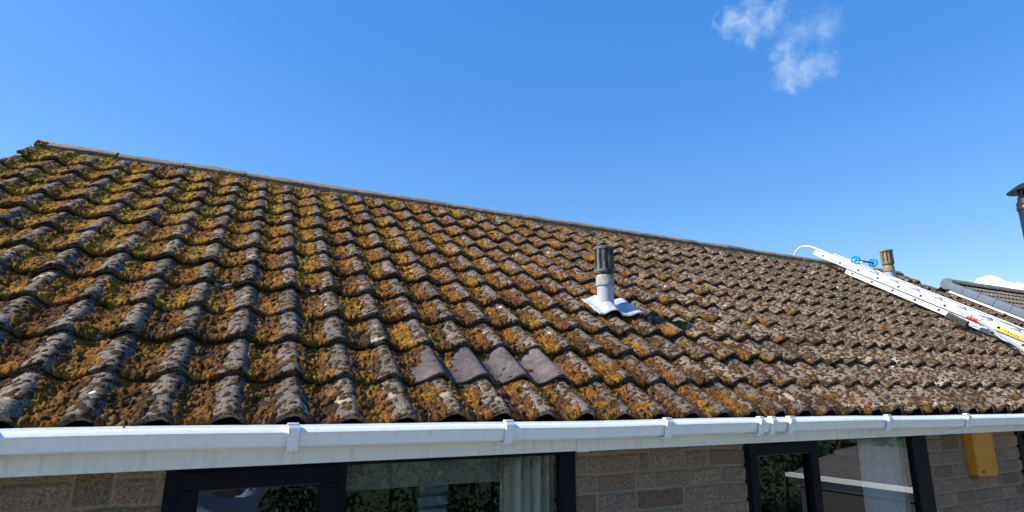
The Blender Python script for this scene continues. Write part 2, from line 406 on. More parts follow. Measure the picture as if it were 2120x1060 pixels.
# dark underlay below the tiles, eave filler, verge edges, rear slope
RS = 12.45 * G                                    # ridge slope distance
ub = MB()
ub.add([rp(XV0 + .02, 0.03, -0.085), rp(XV1 - .02, 0.03, -0.085), rp(XV1 - .02, RS, -0.085), rp(XV0 + .02, RS, -0.085)], [(0, 1, 2, 3)])
yr, zr = rp(0, RS, -0.07)[1:]
ub.add([(XV0 + .02, yr, zr), (XV1 - .02, yr, zr), (XV1 - .02, 2 * yr + 0.1, -0.13), (XV0 + .02, 2 * yr + 0.1, -0.13)], [(0, 1, 2, 3)])
ub.build('underlay', M_BLACK, roof)
rb = MB(); rb.add([(XV0, yr, zr + 0.03), (XV1, yr, zr + 0.03), (XV1, 2 * yr + 0.1, -0.09), (XV0, 2 * yr + 0.1, -0.09)], [(0, 1, 2, 3)])
rb.build('rear_slope', M_TILE, roof)
for xv, sg in ((XV0, 1), (XV1, -1)):
    vb = MB()
    x0 = min(xv, xv + sg * 0.014); x1 = max(xv, xv + sg * 0.014)
    for r in range(NROW):
        e = G + 0.02 if r < NROW - 1 else 0.6 * G
        n0 = float(tile_n(np.array([xv + sg * .003]), np.array([0.0]), r)[0])
        vb.hexa([rp(x0, r * G + .002, n0 - .024), rp(x1, r * G + .002, n0 - .024), rp(x1, r * G + e, n0 - .05), rp(x0, r * G + e, n0 - .05),
                 rp(x0, r * G + .002, n0 - .002), rp(x1, r * G + .002, n0 - .002), rp(x1, r * G + e, n0 - .029), rp(x0, r * G + e, n0 - .029)])
    vb.build('verge_edge', M_TILE, roof)
for xv, sg in ((XV0 + .01, 1), (XV1 - .01, -1)):
    mb = MB()
    x0 = min(xv, xv + sg * 0.05); x1 = max(xv, xv + sg * 0.05)
    mb.rbox((x0, 0.02, -0.13), (x1, RS - .02, -0.055))
    mb.build('verge_mortar', M_MORTAR, roof)
# ---- ridge tiles
yR, zR = 3.155, 1.932
def ridge_tile_mesh(x0, x1, seed):
    rnd = random.Random(seed); nx = 12; V = []
    dz = rnd.uniform(-.005, .004); tl = rnd.uniform(-.006, .006)
    prof_ = [(-0.112, -0.040), (-0.110, -0.016), (-0.09, 0.002), (-0.06, 0.024), (-0.03, 0.040), (0, 0.046), (0.03, 0.040), (0.06, 0.024), (0.09, 0.002), (0.110, -0.016), (0.112, -0.040)]
    inner = [(a * 0.86, b - 0.017) for a, b in prof_[::-1]]
    ring = prof_ + inner; n = len(ring)
    for i in range(nx):
        t = i / (nx - 1); x = x0 + (x1 - x0) * t
        for k, (a, b) in enumerate(ring):
            V.append((x, yR + a, zR + b + dz + tl * (t - .5) + rnd.uniform(-.003, .003)))
    Fc = []
    for i in range(nx - 1):
        for k in range(n):
            Fc.append((i * n + k, i * n + (k + 1) % n, (i + 1) * n + (k + 1) % n, (i + 1) * n + k))
    Fc += [tuple(range(n))[::-1], tuple((nx - 1) * n + k for k in range(n))]
    return V, Fc
RX = [XV0 + 0.02]
x = -0.505
RX = [XV0 + .03, x] + [x + 0.4828 * i for i in range(1, 23)]
RX = [v for v in RX if v < XV1 - 0.2] + [XV1 - 0.02]
for i in range(len(RX) - 1):
    V, Fc = ridge_tile_mesh(RX[i] + .004, RX[i + 1] - .004, i)
    b = MB(); b.add(V, Fc); b.build('ridge_tile', M_RIDGE, roof, smooth=True)
# mortar bed under the ridge and in its joints
mm = MB(); n = 500
xs = np.linspace(XV0 + .03, XV1 - .03, n)
lo = -0.045 + 0.010 * fbm(xs * 9, xs * 0, 4, 61); fo = -0.118 - 0.014 * np.abs(fbm(xs * 14, xs * 0, 3, 65))
V = []
for i in range(n):
    V += [(xs[i], yR + fo[i] - .03, zR - .16), (xs[i], yR + fo[i], zR + lo[i] - .012), (xs[i], yR - .09, zR - 0.032), (xs[i], yR, zR + 0.028), (xs[i], yR + .09, zR - .032), (xs[i], yR + .16, zR - .15)]
Fc = [(i * 6 + k, i * 6 + k + 1, i * 6 + 7 + k, i * 6 + 6 + k) for i in range(n - 1) for k in range(5)] + [(0, 1, 2, 3, 4, 5), tuple((n - 1) * 6 + k for k in range(6))]
mm.add(V, Fc); mm.build('ridge_mortar', M_RMOSS, roof)
# ---- rough lump of moss and mortar at the left ridge end
def lump(name, c, rad, mat, parent, seed, amp=.35, sub=4):
    bm = bmesh.new(); bmesh.ops.create_icosphere(bm, subdivisions=sub, radius=1)
    for v in bm.verts:
        p = v.co; q = np.array([p.x * 2 + seed, p.y * 2, p.z * 2])
        d = 1 + amp * float(fbm(np.array([q[0] + q[2] * .7]), np.array([q[1] + q[2] * .9]), 4, seed)[0])
        v.co = Vector((p.x * rad[0], p.y * rad[1], p.z * rad[2])) * d
    me = bpy.data.meshes.new(name); bm.to_mesh(me); bm.free()
    o = bpy.data.objects.new(name, me); C.objects.link(o); o.location = c
    me.materials.append(mat); me.polygons.foreach_set('use_smooth', np.ones(len(me.polygons), bool))
    if parent: o.parent = parent
    return o
lump('ridge_end_mortar', (XV0 + .06, yR - .02, zR - .02), (.055, .115, .045), M_RMOSS, roof, 3, .5, 5)
# ------------------------------------------------------------------ moss
MV = []; MF = []; MA = {'hue': [], 'tip': [], 'cid': []}; base = 0
for r in range(NROW):
    xs = xs_adaptive(r, XV0 + .004, XV1 - .004, 0.78, 0.0036, 0.0085)
    s_end = G + 0.012 if r < NROW - 1 else 0.86 * G
    dsm = {0: .0048, 1: .005, 2: .0052, 3: .0056, 4: .006}.get(r, .007)
    ds = np.concatenate([[0.006, -0.004, -0.006, -0.003, 0.001], np.arange(0.005, s_end, dsm)])
    fr = np.concatenate([[-0.030, -0.020, -0.010, -0.003, 0.0], np.zeros(len(ds) - 5)])
    X, D = np.meshgrid(xs, ds); FR = np.repeat(fr[:, None], len(xs), 1)
    j1, j2, t = tile_jit(X, r)
    wx = X + 0.010 * vnoise(X * 30, (D + r * 2) * 30, 71); wy = D + r * 1.7 + 0.010 * vnoise(X * 30 + 50, (D + r * 2) * 30, 72)
    pr = -prof(X) / 0.051                                  # 0 crest .. 1 trough
    c1 = fbm(wx * 5, wy * 5, 4, 21); c2 = fbm(wx * 19, wy * 19, 4, 31)
    left = 1 - sstep(8 * P, 30 * P, X)                     # thick on the left, thinning to the right
    u = np.mod(X / P, 1.0)
    up = sstep(0.0, 1.0, D / G)
    cov = 1.50 * (pr - 0.48) + 0.85 * c1 + 0.75 * c2 + 0.15 * left - 0.04 + 0.10 * (r >= 7)
    cov = cov - (1 - left) * (0.32 + 0.62 * sstep(0.15, 1.0, pr) - 0.30 * sstep(.45, .9, c2 + .5) - 0.55 * c1)
    cov = cov - 0.10 * (1 - sstep(0.0, 0.30, D / G)) * (pr < .35)
    cov = cov - 1.3 * bare_noise(X, D + r * 1.7)
    tl = h2(np.floor((X / P + 1.58) / 2), np.full_like(X, r), 77)
    cov = cov + 0.40 * (tl - 0.5)                          # some tiles are barer than others
    nm = new_mask(X, r)
    cov = np.where(nm, cov - 1.0 + 1.15 * sstep(.02, -.06, X / P - 6.98 + .25 * c1) * sstep(.10, .16, D) + 0.80 * sstep(.20, .28, D + .05 * c1) + 0.15 * (pr > .8), cov)
    w1, id1 = worley(wx * 34, wy * 34, 41)                 # cushions of about 3 cm
    w2, id2 = worley(wx * 95, wy * 95, 43)
    w3, id3 = worley(X * 46, (D + r * 1.7) * 46, 47)       # lone pin cushions on bare tile
    w4, id4 = worley(wx * 150, wy * 150, 59)
    dome1 = np.sqrt(np.clip(1 - w1 ** 2 * 1.45, 0, 1)); dome2 = np.sqrt(np.clip(1 - w2 ** 2 * 1.5, 0, 1)); dome4 = np.clip(1 - w4 * 1.1, 0, 1)
    cover = sstep(0.0, 0.16, cov); thick = sstep(0.0, 0.75, cov)
    rag = 0.65 + 0.7 * fbm(wx * 60, wy * 60, 3, 93)
    h = cover * (0.002 + (0.004 + 0.017 * thick * (0.55 + 0.45 * left)) * (0.12 + 0.88 * dome1 * (0.35 + 1.0 * id1)) * rag + (0.0035 + 0.005 * thick) * dome2 * (0.25 + 1.1 * id2) + 0.0035 * dome4 * id4)
    h = h + cover * 0.004 * fbm(X * 150, (D + r) * 150, 3, 91)
    tr_ = sstep(.35, .75, pr); h = h * (1 - sstep(.84, 1.0, D / G) * (.75 - .35 * tr_)) + tr_ * cover * .003 * sstep(.70, .98, D / G)
    pin = (id3 > (0.30 + 0.25 * left)) * np.clip(1 - w3 * (2.3 - 1.1 * id3) , 0, 1)
    pin = np.where(nm, pin * (id3 > .93), pin)
    h = np.maximum(h, 0.0085 * np.sqrt(pin) - 0.002)
    h = h * np.where(D < 0.0, 0.8, 1.0) - 0.0012
    front = D <= 0.001
    N = tile_n(X, np.maximum(D, 0), r) + h + FR * (0.5 + 0.5 * cover) - np.where(front, 0.001, 0)
    Sx = r * G + D + j2 * 0.018 * (D < 0.2) - np.where(front, h * 0.9, 0) * (FR < 0) + np.where(front, 0.002 * vnoise(X * 120, D * 120, 5), 0)
    keepv = h > 0.0004
    keep = keepv[:-1, :-1] | keepv[1:, 1:] | keepv[:-1, 1:] | keepv[1:, :-1]
    V = rp_np(X, Sx, N).reshape(-1, 3)
    f = grid_faces(len(ds), len(xs), keep, base)
    yel = 0.19 * sstep(3, 9, np.full_like(X, r) + D / G) * (1 - sstep(2.5, 6.5, X)) + 0.24 * (1 - sstep(-.6, 1.6, X)) * (r > 2)
    hue = 0.29 + yel - 0.50 * (cov < 0.02) + 0.80 * fbm(wx * 4 + 9, wy * 4, 3, 101) + 0.42 * (id1 - .5) + 0.30 * (id2 - .5) + 0.30 * fbm(wx * 16, wy * 16, 2, 103) - 0.20 * sstep(1.8, 5, X)
    MV.append(V); MF.append(f); base += len(V)
    MA['hue'].append(np.clip(hue, 0, 1).ravel()); MA['tip'].append((dome1 * (0.4 + 0.6 * dome2)).ravel()); MA['cid'].append(id1.ravel() * 0.6 + id2.ravel() * 0.4)
MV = np.concatenate(MV); MF = np.concatenate(MF); MA = {k: np.concatenate(a) for k, a in MA.items()}
MV, MF, MA = compact(MV, MF, MA)
moss = link_mesh('moss', MV, MF, M_MOSS, None, smooth=True, attrs=MA)
tag(moss, 'rust, olive and brown moss cushions filling the troughs of the pantile roof', 'moss', kind='stuff')
print('tile verts', len(TV), 'moss verts', len(MV))

# ------------------------------------------------------------------ fascia, gutter
def gz(x): return -0.046 - 0.0036 * x                     # the gutter falls gently to the right
fa = MB(); fa.box((XV0 + .03, 0.012, -0.181), (2.02, 0.030, -0.07)); fa.box((2.02, 0.012, -0.183), (XV1 - .03, 0.030, -0.07))
fascia = fa.build('fascia', M_FASCIA, bungalow, bevel=.002)
jc = MB(); jc.box((2.02, 0.0085, -0.185), (2.085, 0.0118, -0.07)); jc.build('joint_cover', M_FASCIA, fascia)
so = MB(); so.box((XV0 + .03, 0.032, -0.176), (XV1 - .03, 0.17, -0.166)); so.build('soffit', M_FASCIA, bungalow)
gx0, gx1 = XV0 - 0.01, XV1 + 0.01
gp = [(-0.098, 0.001), (-0.103, -0.001), (-0.108, -0.007), (-0.113, -0.014), (-0.1125, -0.018), (-0.1035, -0.020), (-0.1015, -0.023), (-0.091, -0.058), (-0.084, -0.064), (-0.012, -0.064), (-0.003, -0.056), (-0.003, 0.004),
      (-0.006, 0.004), (-0.006, -0.054), (-0.013, -0.061), (-0.085, -0.061), (-0.090, -0.056), (-0.096, -0.022), (-0.096, -0.003), (-0.100, 0.0)]
gb = MB(); gn = len(gp); gxs = np.linspace(gx0, gx1, 90)
def gwob(x): return 0.0022 * math.sin(x * 2.1 + .7) + 0.0012 * math.sin(x * 5.3)
gb.add([(x, u + .6 * gwob(x + 3), gz(x) + gwob(x) + v) for x in gxs for u, v in gp],
       [(i * gn + k, i * gn + (k + 1) % gn, (i + 1) * gn + (k + 1) % gn, (i + 1) * gn + k) for i in range(89) for k in range(gn)] + [tuple(range(gn))[::-1], tuple(89 * gn + k for k in range(gn))])
gutter = gb.build('gutter', M_GUTTER, bungalow)
def bracket(x, w=0.019, union=False):
    b = MB(); z = gz(x)
    o1 = [(-0.1025, 0.002), (-0.1025, 0.009), (-0.121, 0.009), (-0.125, 0.0), (-0.124, -0.016), (-0.112, -0.026), (-0.104, -0.068), (-0.094, -0.078), (0.0115, -0.078),
          (0.0115, -0.070), (-0.088, -0.070), (-0.0975, -0.063), (-0.106, -0.024), (-0.114, -0.010), (-0.113, 0.001)]
    b.extrude(o1, x - w, x + w * 0.9, lambda u, v, t: (t, u, z + v))
    b.extrude([(-0.119, 0.0092), (-0.119, 0.0165), (-0.096, 0.0165), (-0.093, 0.0092)], x - w * 1.2, x + w * .7, lambda u, v, t: (t, u, z + v))
    b.extrude([(-0.060, -0.0782), (0.0115, -0.0782), (0.0115, -0.100), (-0.002, -0.094)], x - .004, x + .004, lambda u, v, t: (t, u, z + v))
    return b.build('gutter_bracket', M_GUTTER, gutter, bevel=.001)
for x in (0.829, 1.636, 2.441, 3.249, 4.058, 4.863, 5.67, 6.48, 7.29, 0.02): bracket(x)
for x in (3.032, 3.114): bracket(x, 0.015)
ub = MB(); ub.extrude([(u * 1.012 - .001 if u < -.05 else u, v - .002) for u, v in gp], 3.046, 3.10, lambda u, v, t: (t, u, gz(t) + v)); ub.build('gutter_union', M_GUTTER, gutter)

# ------------------------------------------------------------------ walls
YW = 0.115
wins = [(0.450, 2.070, -1.35), (3.128, 4.760, -1.35), (5.885, 7.2, -1.35)]
lines = [-0.130, -0.213, -0.300, -0.385, -0.474, -0.560, -0.642, -0.735, -0.82]
wall_parts = MB()
def stone_panel(x0, x1, seed, xcut):
    z1, z0 = -0.165, -0.80; dx = 0.0045
    xs = np.linspace(x0, x1, int((x1 - x0) / dx) + 1); zs = np.linspace(z0, z1, int((z1 - z0) / dx) + 1)
    X, Z = np.meshgrid(xs, zs)
    wz = Z + 0.004 * vnoise(X * 5, Z * 3, seed + 3) + 0.002 * vnoise(X * 40, Z * 40, seed + 4)
    row = np.zeros_like(X); e0 = np.zeros_like(X); e1 = np.zeros_like(X)
    for k in range(len(lines) - 1):
        m_ = (wz <= lines[k]) & (wz > lines[k + 1]); row[m_] = k; e0[m_] = lines[k]; e1[m_] = lines[k + 1]
    dz = np.minimum(e0 - wz, wz - e1)
    # block joints per row
    wx = X + 0.003 * vnoise(X * 30, Z * 30, seed + 8)
    dxj = np.full_like(X, 9.0); bid = np.zeros_like(X); rnd = random.Random(seed)
    cuts = []
    for k in range(len(lines) - 1):
        c = [x0 - 0.2 + rnd.uniform(0, .15)]
        while c[-1] < x1 + .3: c.append(c[-1] + rnd.choice([0.11, 0.215, 0.225, 0.29]))
        cuts.append(c)
    # jumpers: some blocks span two rows
    jump = {}
    for k in range(0, len(lines) - 2, 3):
        c = cuts[k]; j = rnd.randrange(1, max(2, len(c) - 2)); jump[k] = (c[j], c[j + 1])
        c2 = [v for v in cuts[k + 1] if not (c[j] - .06 < v < c[j + 1] + .06)] + [c[j], c[j + 1]]; cuts[k + 1] = sorted(c2)
    for k, c in enumerate(cuts):
        m_ = row == k; ca = np.array(c); xx = wx[m_]; i = np.clip(np.searchsorted(ca, xx), 1, len(ca) - 1)
        dxj[m_] = np.minimum(xx - ca[i - 1], ca[i] - xx); bid[m_] = k * 40 + i
    for k, (a, b) in jump.items():
        inside = (wx > a) & (wx < b)
        up_ = inside & (row == k); dn = inside & (row == k + 1)
        dz[up_] = (e0 - wz)[up_]; dz[dn] = (wz - e1)[dn]; bid[dn | up_] = k * 40 + 39
    if True:
        dxj = np.minimum(dxj, np.minimum(X - x0 + .02, x1 - X + .02))
    dist = np.minimum(dz, dxj)
    rb_ = h2(bid, np.full_like(bid, seed), 7)
    face = sstep(0.003, 0.014, dist)
    Y = YW - face * (0.006 + 0.007 * rb_ + 0.006 * fbm(X * 12 + bid * 3, Z * 12, 4, seed + 9) + 0.0028 * fbm(X * 90, Z * 90, 3, seed + 12)) - 0.001 * fbm(X * 80, Z * 80, 2, 5)
    V = np.stack([X, Y, Z], -1).reshape(-1, 3)
    f = grid_faces(len(zs), len(xs))
    joint = (1 - sstep(0.003, 0.008, dist)).ravel()
    return V, f, {'blk': rb_.ravel(), 'joint': joint}
WV = []; WF = []; WA = {'blk': [], 'joint': []}; base = 0
for i, (a, b) in enumerate(((XV0 + .12, 0.450), (2.070, 3.128), (4.760, 5.885), (7.2, XV1 - .12))):
    V, f, A = stone_panel(a, b, 100 + i * 13, None)
    link_mesh('wall', V, f, M_WALL, bungalow, smooth=True, attrs=A)
wb = MB()
seq = [XV0 + .12, 0.450, 2.070, 3.128, 4.760, 5.885, 7.2, XV1 - .12]
for k in range(0, 8, 2):
    a, b = seq[k], seq[k + 1]
    wb.box((a, YW + .003, -0.80), (b, YW + .25, -0.10)); wb.box((a, YW - .012, -2.32), (b, YW + .25, -0.8005))
for (a, b, z) in wins:
    wb.box((a, YW - .012, -2.32), (b, YW + .25, z)); wb.box((a, YW + .003, -0.12), (b, YW + .25, -0.10))
# gables and rear wall
YB = 2 * yr - 0.1
for x in (XV0 + .12, XV1 - .37):
    V = [(x, YW + .25, -2.32), (x, YB, -2.32), (x, YB, -0.25), (x, yr, zr - .12), (x, YW + .25, -.06)]
    wb.add(V + [(x + .25, *v[1:]) for v in V], [(0, 1, 2, 3, 4), (9, 8, 7, 6, 5)] + [(i, (i + 1) % 5, (i + 1) % 5 + 5, i + 5) for i in range(5)])
wb.box((XV0 + .37, YB - .25, -2.32), (XV1 - .37, YB, -0.25))
wb.build('inner_wall', M_WALL, bungalow)
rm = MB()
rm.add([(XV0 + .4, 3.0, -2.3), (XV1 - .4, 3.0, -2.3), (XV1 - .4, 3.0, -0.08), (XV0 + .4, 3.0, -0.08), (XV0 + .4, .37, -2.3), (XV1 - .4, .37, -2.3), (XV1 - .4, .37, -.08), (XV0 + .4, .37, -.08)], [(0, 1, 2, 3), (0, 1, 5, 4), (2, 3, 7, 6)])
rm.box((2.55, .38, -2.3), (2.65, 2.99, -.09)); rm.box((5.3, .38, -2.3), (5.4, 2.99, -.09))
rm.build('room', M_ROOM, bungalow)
# ---- windows
YF0, YF1 = 0.098, 0.165; YG = 0.118
def window(x0, x1, zb, panes, sash):
    """panes: (xa, xb, ztop) glass openings left to right; sash: index set of opening casements (proud frame)"""
    b = MB(); zt = -0.14
    xa = x0
    e = [x0] + [v for p_ in panes for v in p_[:2]] + [x1]
    for i in range(0, len(e), 2):
        b.box((e[i] + (0.0015 if i == 0 else 0), YF0, zb), (e[i + 1] - (0.0015 if i == len(e) - 2 else 0), YF1, zt))
    for (a, c, ztop) in panes:
        b.box((a, YF0, ztop), (c, YF1, zt)); b.box((a, YF0, zb), (c, YF1, zb + .07))
    w = b.build('window', M_FRAME, bungalow, bevel=.003)
    for i, (a, c, ztop) in enumerate(panes):
        g = MB(); g.box((a - .003, YG, zb + .068), (c + .003, YG + .004, ztop + .002)); g.build('pane', M_GLASS, w)
        if i in sash:
            s = MB(); q = 0.060; s.box((a - q, YF0 - .010, ztop + .001), (c + q, YF0 - .0005, ztop + q)); s.box((a - q, YF0 - .010, zb + .03), (a - .001, YF0 - .0005, ztop + .0005)); s.box((c + .001, YF0 - .010, zb + .03), (c + q, YF0 - .0005, ztop + .0005))
            s.box((a, YF0 - .010, zb + .03), (c, YF0 - .0005, zb + .07)); s.build('casement', M_FRAME, w, bevel=.004)
            g2 = MB()  # black glazing gasket
            g2.box((a, YF0 - .004, ztop - .004), (c, YG - .0005, ztop - .0005)); g2.build('gasket', M_BLACK, w)
    s = MB(); s.box((x0 - .03, 0.04, zb - .035), (x1 + .03, YF1, zb - .001)); s.build('sill', M_FRAME, w, bevel=.003)
    return w
w1 = window(0.451, 2.069, -1.35, [(0.555, 0.955, -0.262), (1.05, 1.985, -0.205)], {0})
w2 = window(3.129, 4.759, -1.35, [(3.205, 3.620, -0.256), (3.70, 4.60, -0.198)], {0})
w3 = window(5.886, 7.199, -1.35, [(5.955, 6.50, -0.215), (6.56, 7.12, -0.215)], set())

# ================================================================== VENT PIPES ON THE ROOF
def rib_fn(depth, nr, n):
    return lambda r, h, k: r * (1 - (depth if (k * nr // n * 1.0, (k * nr / n) % 1)[1] > 0.5 else 0)) if 1 else r
def cowl_material(name, a, b, c_, thr=.5):
    k = NM(name)
    mp = k.n.new('ShaderNodeMapping'); mp.inputs['Scale'].default_value = (1, 1, .35); k.lk(k.tc, mp.inputs['Vector'])
    c = k.mix(k.ramp(k.noise(28, 5, 0.75, vec=mp.outputs[0]), [(0.42, 0.0), (0.58, 1.0)]), a, b)
    c = k.mix(k.ramp(k.noise(35, 5, 0.7), [(thr, 0.0), (thr + .06, 0.9)]), c, c_)
    k.col(c); k.rough(0.9); k.bump(k.noise(90, 4, 0.8), 0.7, 0.004); return k.m
M_COWL = cowl_material('stained_concrete_cowl', (0.035, 0.034, 0.035), (0.17, 0.165, 0.16), (0.34, 0.33, 0.30), .60)
M_COWLY = cowl_material('lichened_cowl', (0.13, 0.11, 0.075), (0.27, 0.24, 0.17), (0.30, 0.20, 0.03), .52)
M_COLLAR = cowl_material('grey_collar', (0.22, 0.22, 0.21), (0.34, 0.34, 0.33), (0.12, 0.11, 0.10), .62)
def vent(base, tilt, label, mats, k_, flash=True):
    t = thing('vent_pipe', label, 'vent pipe', 'vent pipes through the mossy roof', base)
    t.rotation_euler = tilt
    def pt(name, prof_, mat, rib=None, n=48):
        b = MB(); b.lathe([(r_ * k_, h * k_) for r_, h in prof_], (0, 0, 0), n, rib=rib); return b.build(name, mat, t, smooth=rib is None, bevel=0)
    pt('pipe', [(0.061, -0.025), (0.061, 0.0), (0.061, 0.150), (0.050, 0.150), (0.050, 0.10)], mats[0])
    pt('collar', [(0.060, 0.142), (0.068, 0.142), (0.069, 0.150), (0.067, 0.156), (0.066, 0.212), (0.060, 0.222), (0.05, 0.222)], mats[1])
    N_ = 96
    def rib(r_, h, k):
        ph = (k / N_ * 10) % 1
        g = 1.0 if ph < 0.5 else 0.74
        return r_ * g if 0.262 * k_ < h < 0.412 * k_ else r_
    pt('cowl', [(0.052, 0.222), (0.066, 0.232), (0.074, 0.247), (0.0755, 0.262), (0.0745, 0.266), (0.073, 0.41), (0.077, 0.414), (0.077, 0.428), (0.070, 0.436), (0.03, 0.440), (0.001, 0.438)], mats[2], rib, N_)
    return t
v1 = vent(rp(2.935, 1.262, -.005), (0, R(-1.0), 0), 'white plastic vent pipe with black-stained ribbed cowl and lead flashing, standing mid-roof', (M_PIPEW, M_COLLAR, M_COWL), .975)
# lead slate around it
xs = np.linspace(2.795, 3.185, 70); ss = np.linspace(1.06, 1.46, 40)
X, Sg = np.meshgrid(xs, ss)
skew = 0.0
lip = 1.115 - 0.0 * X
Sg2 = lip + (Sg - 1.06) * 0.66 + 0.016 * fbm(X * 12, X * 0, 3, 12)
hump = np.exp(-(((X - 2.935) / .085) ** 2 + ((Sg2 - 1.25) / .10) ** 2))
Nn = np.maximum(prof(X) * 0.80, -0.036) + 0.022 + 0.020 * hump + 0.007 * fbm(X * 14, Sg2 * 14, 4, 88) - 0.016 * (Sg2 - 1.135) / .4 + 0.006 * (1 - sstep(0, .02, Sg - 1.06)) * -1
rr = np.sqrt((X - 2.935) ** 2 + ((Sg2 - 1.235)) ** 2)
sb = MB()
V = rp_np(X, Sg2, Nn).reshape(-1, 3)
fl = link_mesh('flashing', V, grid_faces(len(ss), len(xs)), M_LEAD, None, smooth=True)
md = fl.modifiers.new('thickness', 'SOLIDIFY'); md.thickness = 0.004; md.offset = 1
fl.parent = v1; fl.matrix_parent_inverse = (Matrix.Translation(v1.location) @ v1.rotation_euler.to_matrix().to_4x4()).inverted()
v2 = vent(rp(8.98, 3.08, -.02), (R(2), R(-4.5), 0), 'short yellow-lichened vent pipe leaning behind the ladder near the ridge', (M_PIPEW, M_COWLY, M_COWLY), 1.08)

# ================================================================== BLACK FLUE
fb = rp(9.95, 1.50, -.03)
t = thing('stove_flue', 'tall black metal stove flue with conical rain cap at the right edge', 'flue', None, fb)
H = 2.08
def ft(name, prof_, mat, n=48):
    b = MB(); b.lathe(prof_, (0, 0, 0), n); return b.build(name, mat, t, smooth=True)
ft('flue_pipe', [(0.108, -.3), (0.108, H - 0.36)], M_FLUE)
ft('locking_band', [(0.108, H - .385), (0.118, H - .38), (0.118, H - .335), (0.112, H - .325), (0.1, H - .32)], M_FLUE)
ft('cowl_neck', [(0.108, H - .335), (0.118, H - .30), (0.092, H - .235), (0.094, H - .225), (0.094, H - .215), (0.088, H - .212), (0.086, H - .19), (0.07, H - .19)], M_FLUE)
for k in range(3):
    b = MB(); a = 2.1 * k + .5; b.box((0.075 * math.cos(a) - .012, 0.075 * math.sin(a) - .012, H - .2), (0.075 * math.cos(a) + .012, 0.075 * math.sin(a) + .012, H - .095)); b.build('cap_stay', M_FLUE, t)
ft('rain_cap', [(0.0, H - .115), (0.17, H - .128), (0.190, H - .126), (0.192, H - .121), (0.13, H - .072), (0.06, H - .022), (0.012, H - .002), (0.0, H)], M_FLUE)
sk = MB(); sk.lathe([(0.26, -.02), (0.15, .05), (0.118, .16), (0.108, .165)], (0, 0, 0), 32); sk.build('flashing', M_LEAD, t, smooth=True)

# ================================================================== ROOF LADDER
lad = thing('roof_ladder', 'white aluminium roof ladder hooked over the ridge with blue wheels', 'ladder', None, rp(7.97, 1.8, .1))
LM = Matrix.Translation(lad.location)
def lpart(b, name, mat, bevel=0, smooth=False, parent=None):
    o = b.build(name, mat, None, bevel=bevel, smooth=smooth)
    o.parent = parent or lad
    o.matrix_parent_inverse = LM.inverted() if parent is None else LM.inverted()
    return o
def rail(x, s0, s1, n0, n1, w=.026, name='rail'):
    b = MB(); h = n1 - n0
    # channel: web with lips and a shallow groove along the face
    pr = [(0, n0), (w, n0), (w, n0 + .006), (.004, n0 + .006), (.004, n1 - .006), (w, n1 - .006), (w, n1), (0, n1), (0, n1 - h * .18), (-.003, n1 - h * .22), (-.003, n1 - h * .78), (0, n1 - h * .82)]
    b.extrude(pr, s0, s1, lambda u, v, t_: rp(x + u, t_, v)); return lpart(b, name, M_ALU)
def rail_r(x, s0, s1, n0, n1, w=.026):
    b = MB()
    pr = [(0, n0), (-w, n0), (-w, n0 + .006), (-.004, n0 + .006), (-.004, n1 - .006), (-w, n1 - .006), (-w, n1), (0, n1)]
    b.extrude(pr, s0, s1, lambda u, v, t_: rp(x + u, t_, v)); return lpart(b, 'rail', M_ALU)
LX, LW = 7.955, 0.40
A0, A1, B0, B1 = -0.35, 3.62, -0.55, 3.09
rail(LX, A0, A1, .084, .152); rail_r(LX + LW, A0, A1, .084, .152)
rail(LX + .034, B0, B1, .006, .0835); rail_r(LX + LW + .03, B0, B1, .004, .078)
for k in range(13):
    s = 3.49 - .281 * k
    if s > A0 + .05:
        b = MB(); b.rbox((LX + .004, s - .014, .104), (LX + LW - .004, s + .014, .132)); lpart(b, 'rung', M_ALU, bevel=.002)
        b = MB(); b.rbox((LX - .0045, s - .0145, .105), (LX - .0032, s + .0145, .132)); lpart(b, 'rung_socket', M_BLACK)
    s = 3.005 - .287 * k
    if s > B0 + .05:
        b = MB(); b.rbox((LX + .038, s - .014, .026), (LX + LW + .024, s + .014, .054)); lpart(b, 'rung', M_ALU, bevel=.002)
        b = MB(); b.rbox((LX + .0295, s - .0145, .027), (LX + .0308, s + .0145, .054)); lpart(b, 'rung_socket', M_BLACK)
for (x, s, n0, n1) in ((LX - .004, A1, .082, .154), (LX + .030, B1, .004, .0835)):
    b = MB(); b.rbox((x, s - .004, n0), (x + .032, s + .022, n1)); lpart(b, 'end_cap', M_CREAM, bevel=.006)
for dx in (.05,):      # ridge hook
    pts = [rp(LX + dx, 2.95, .160), rp(LX + dx, 3.40, .166)] + [Vector((LX + dx, y, z)) for y, z in ((3.00, 2.075), (3.08, 2.125), (3.18, 2.165), (3.27, 2.172), (3.34, 2.14), (3.39, 2.08), (3.41, 2.00), (3.41, 1.90))]
    b = MB(); b.tube(pts, .011, 10); lpart(b, 'ridge_hook', M_ALU, smooth=True)
    b = MB(); b.rbox((LX + dx - .02, 2.90, .153), (LX + dx + .02, 3.60, .166)); lpart(b, 'hook_bracket', M_ALUD, bevel=.002)
for k in range(9):
    b = MB(); b.rbox((LX + .05, 3.16 + k * .045, .160), (LX + .062, 3.17 + k * .045, .182)); lpart(b, 'hook_bolt', M_BLACK)
ax_c = rp(LX + .045, 3.05, .225)
b = MB(); b.tube([ax_c + Vector((.0, 0, 0)), ax_c + Vector((.37, 0, 0))], .011, 10); lpart(b, 'axle', M_BLACK)
b = MB()
for dx in (.05, .31):
    b = MB(); b.tube([ax_c + Vector((dx, 0, 0)), rp(LX + .045 + dx, 3.22, .165)], .011, 8); lpart(b, 'axle_arm', M_ALUD)
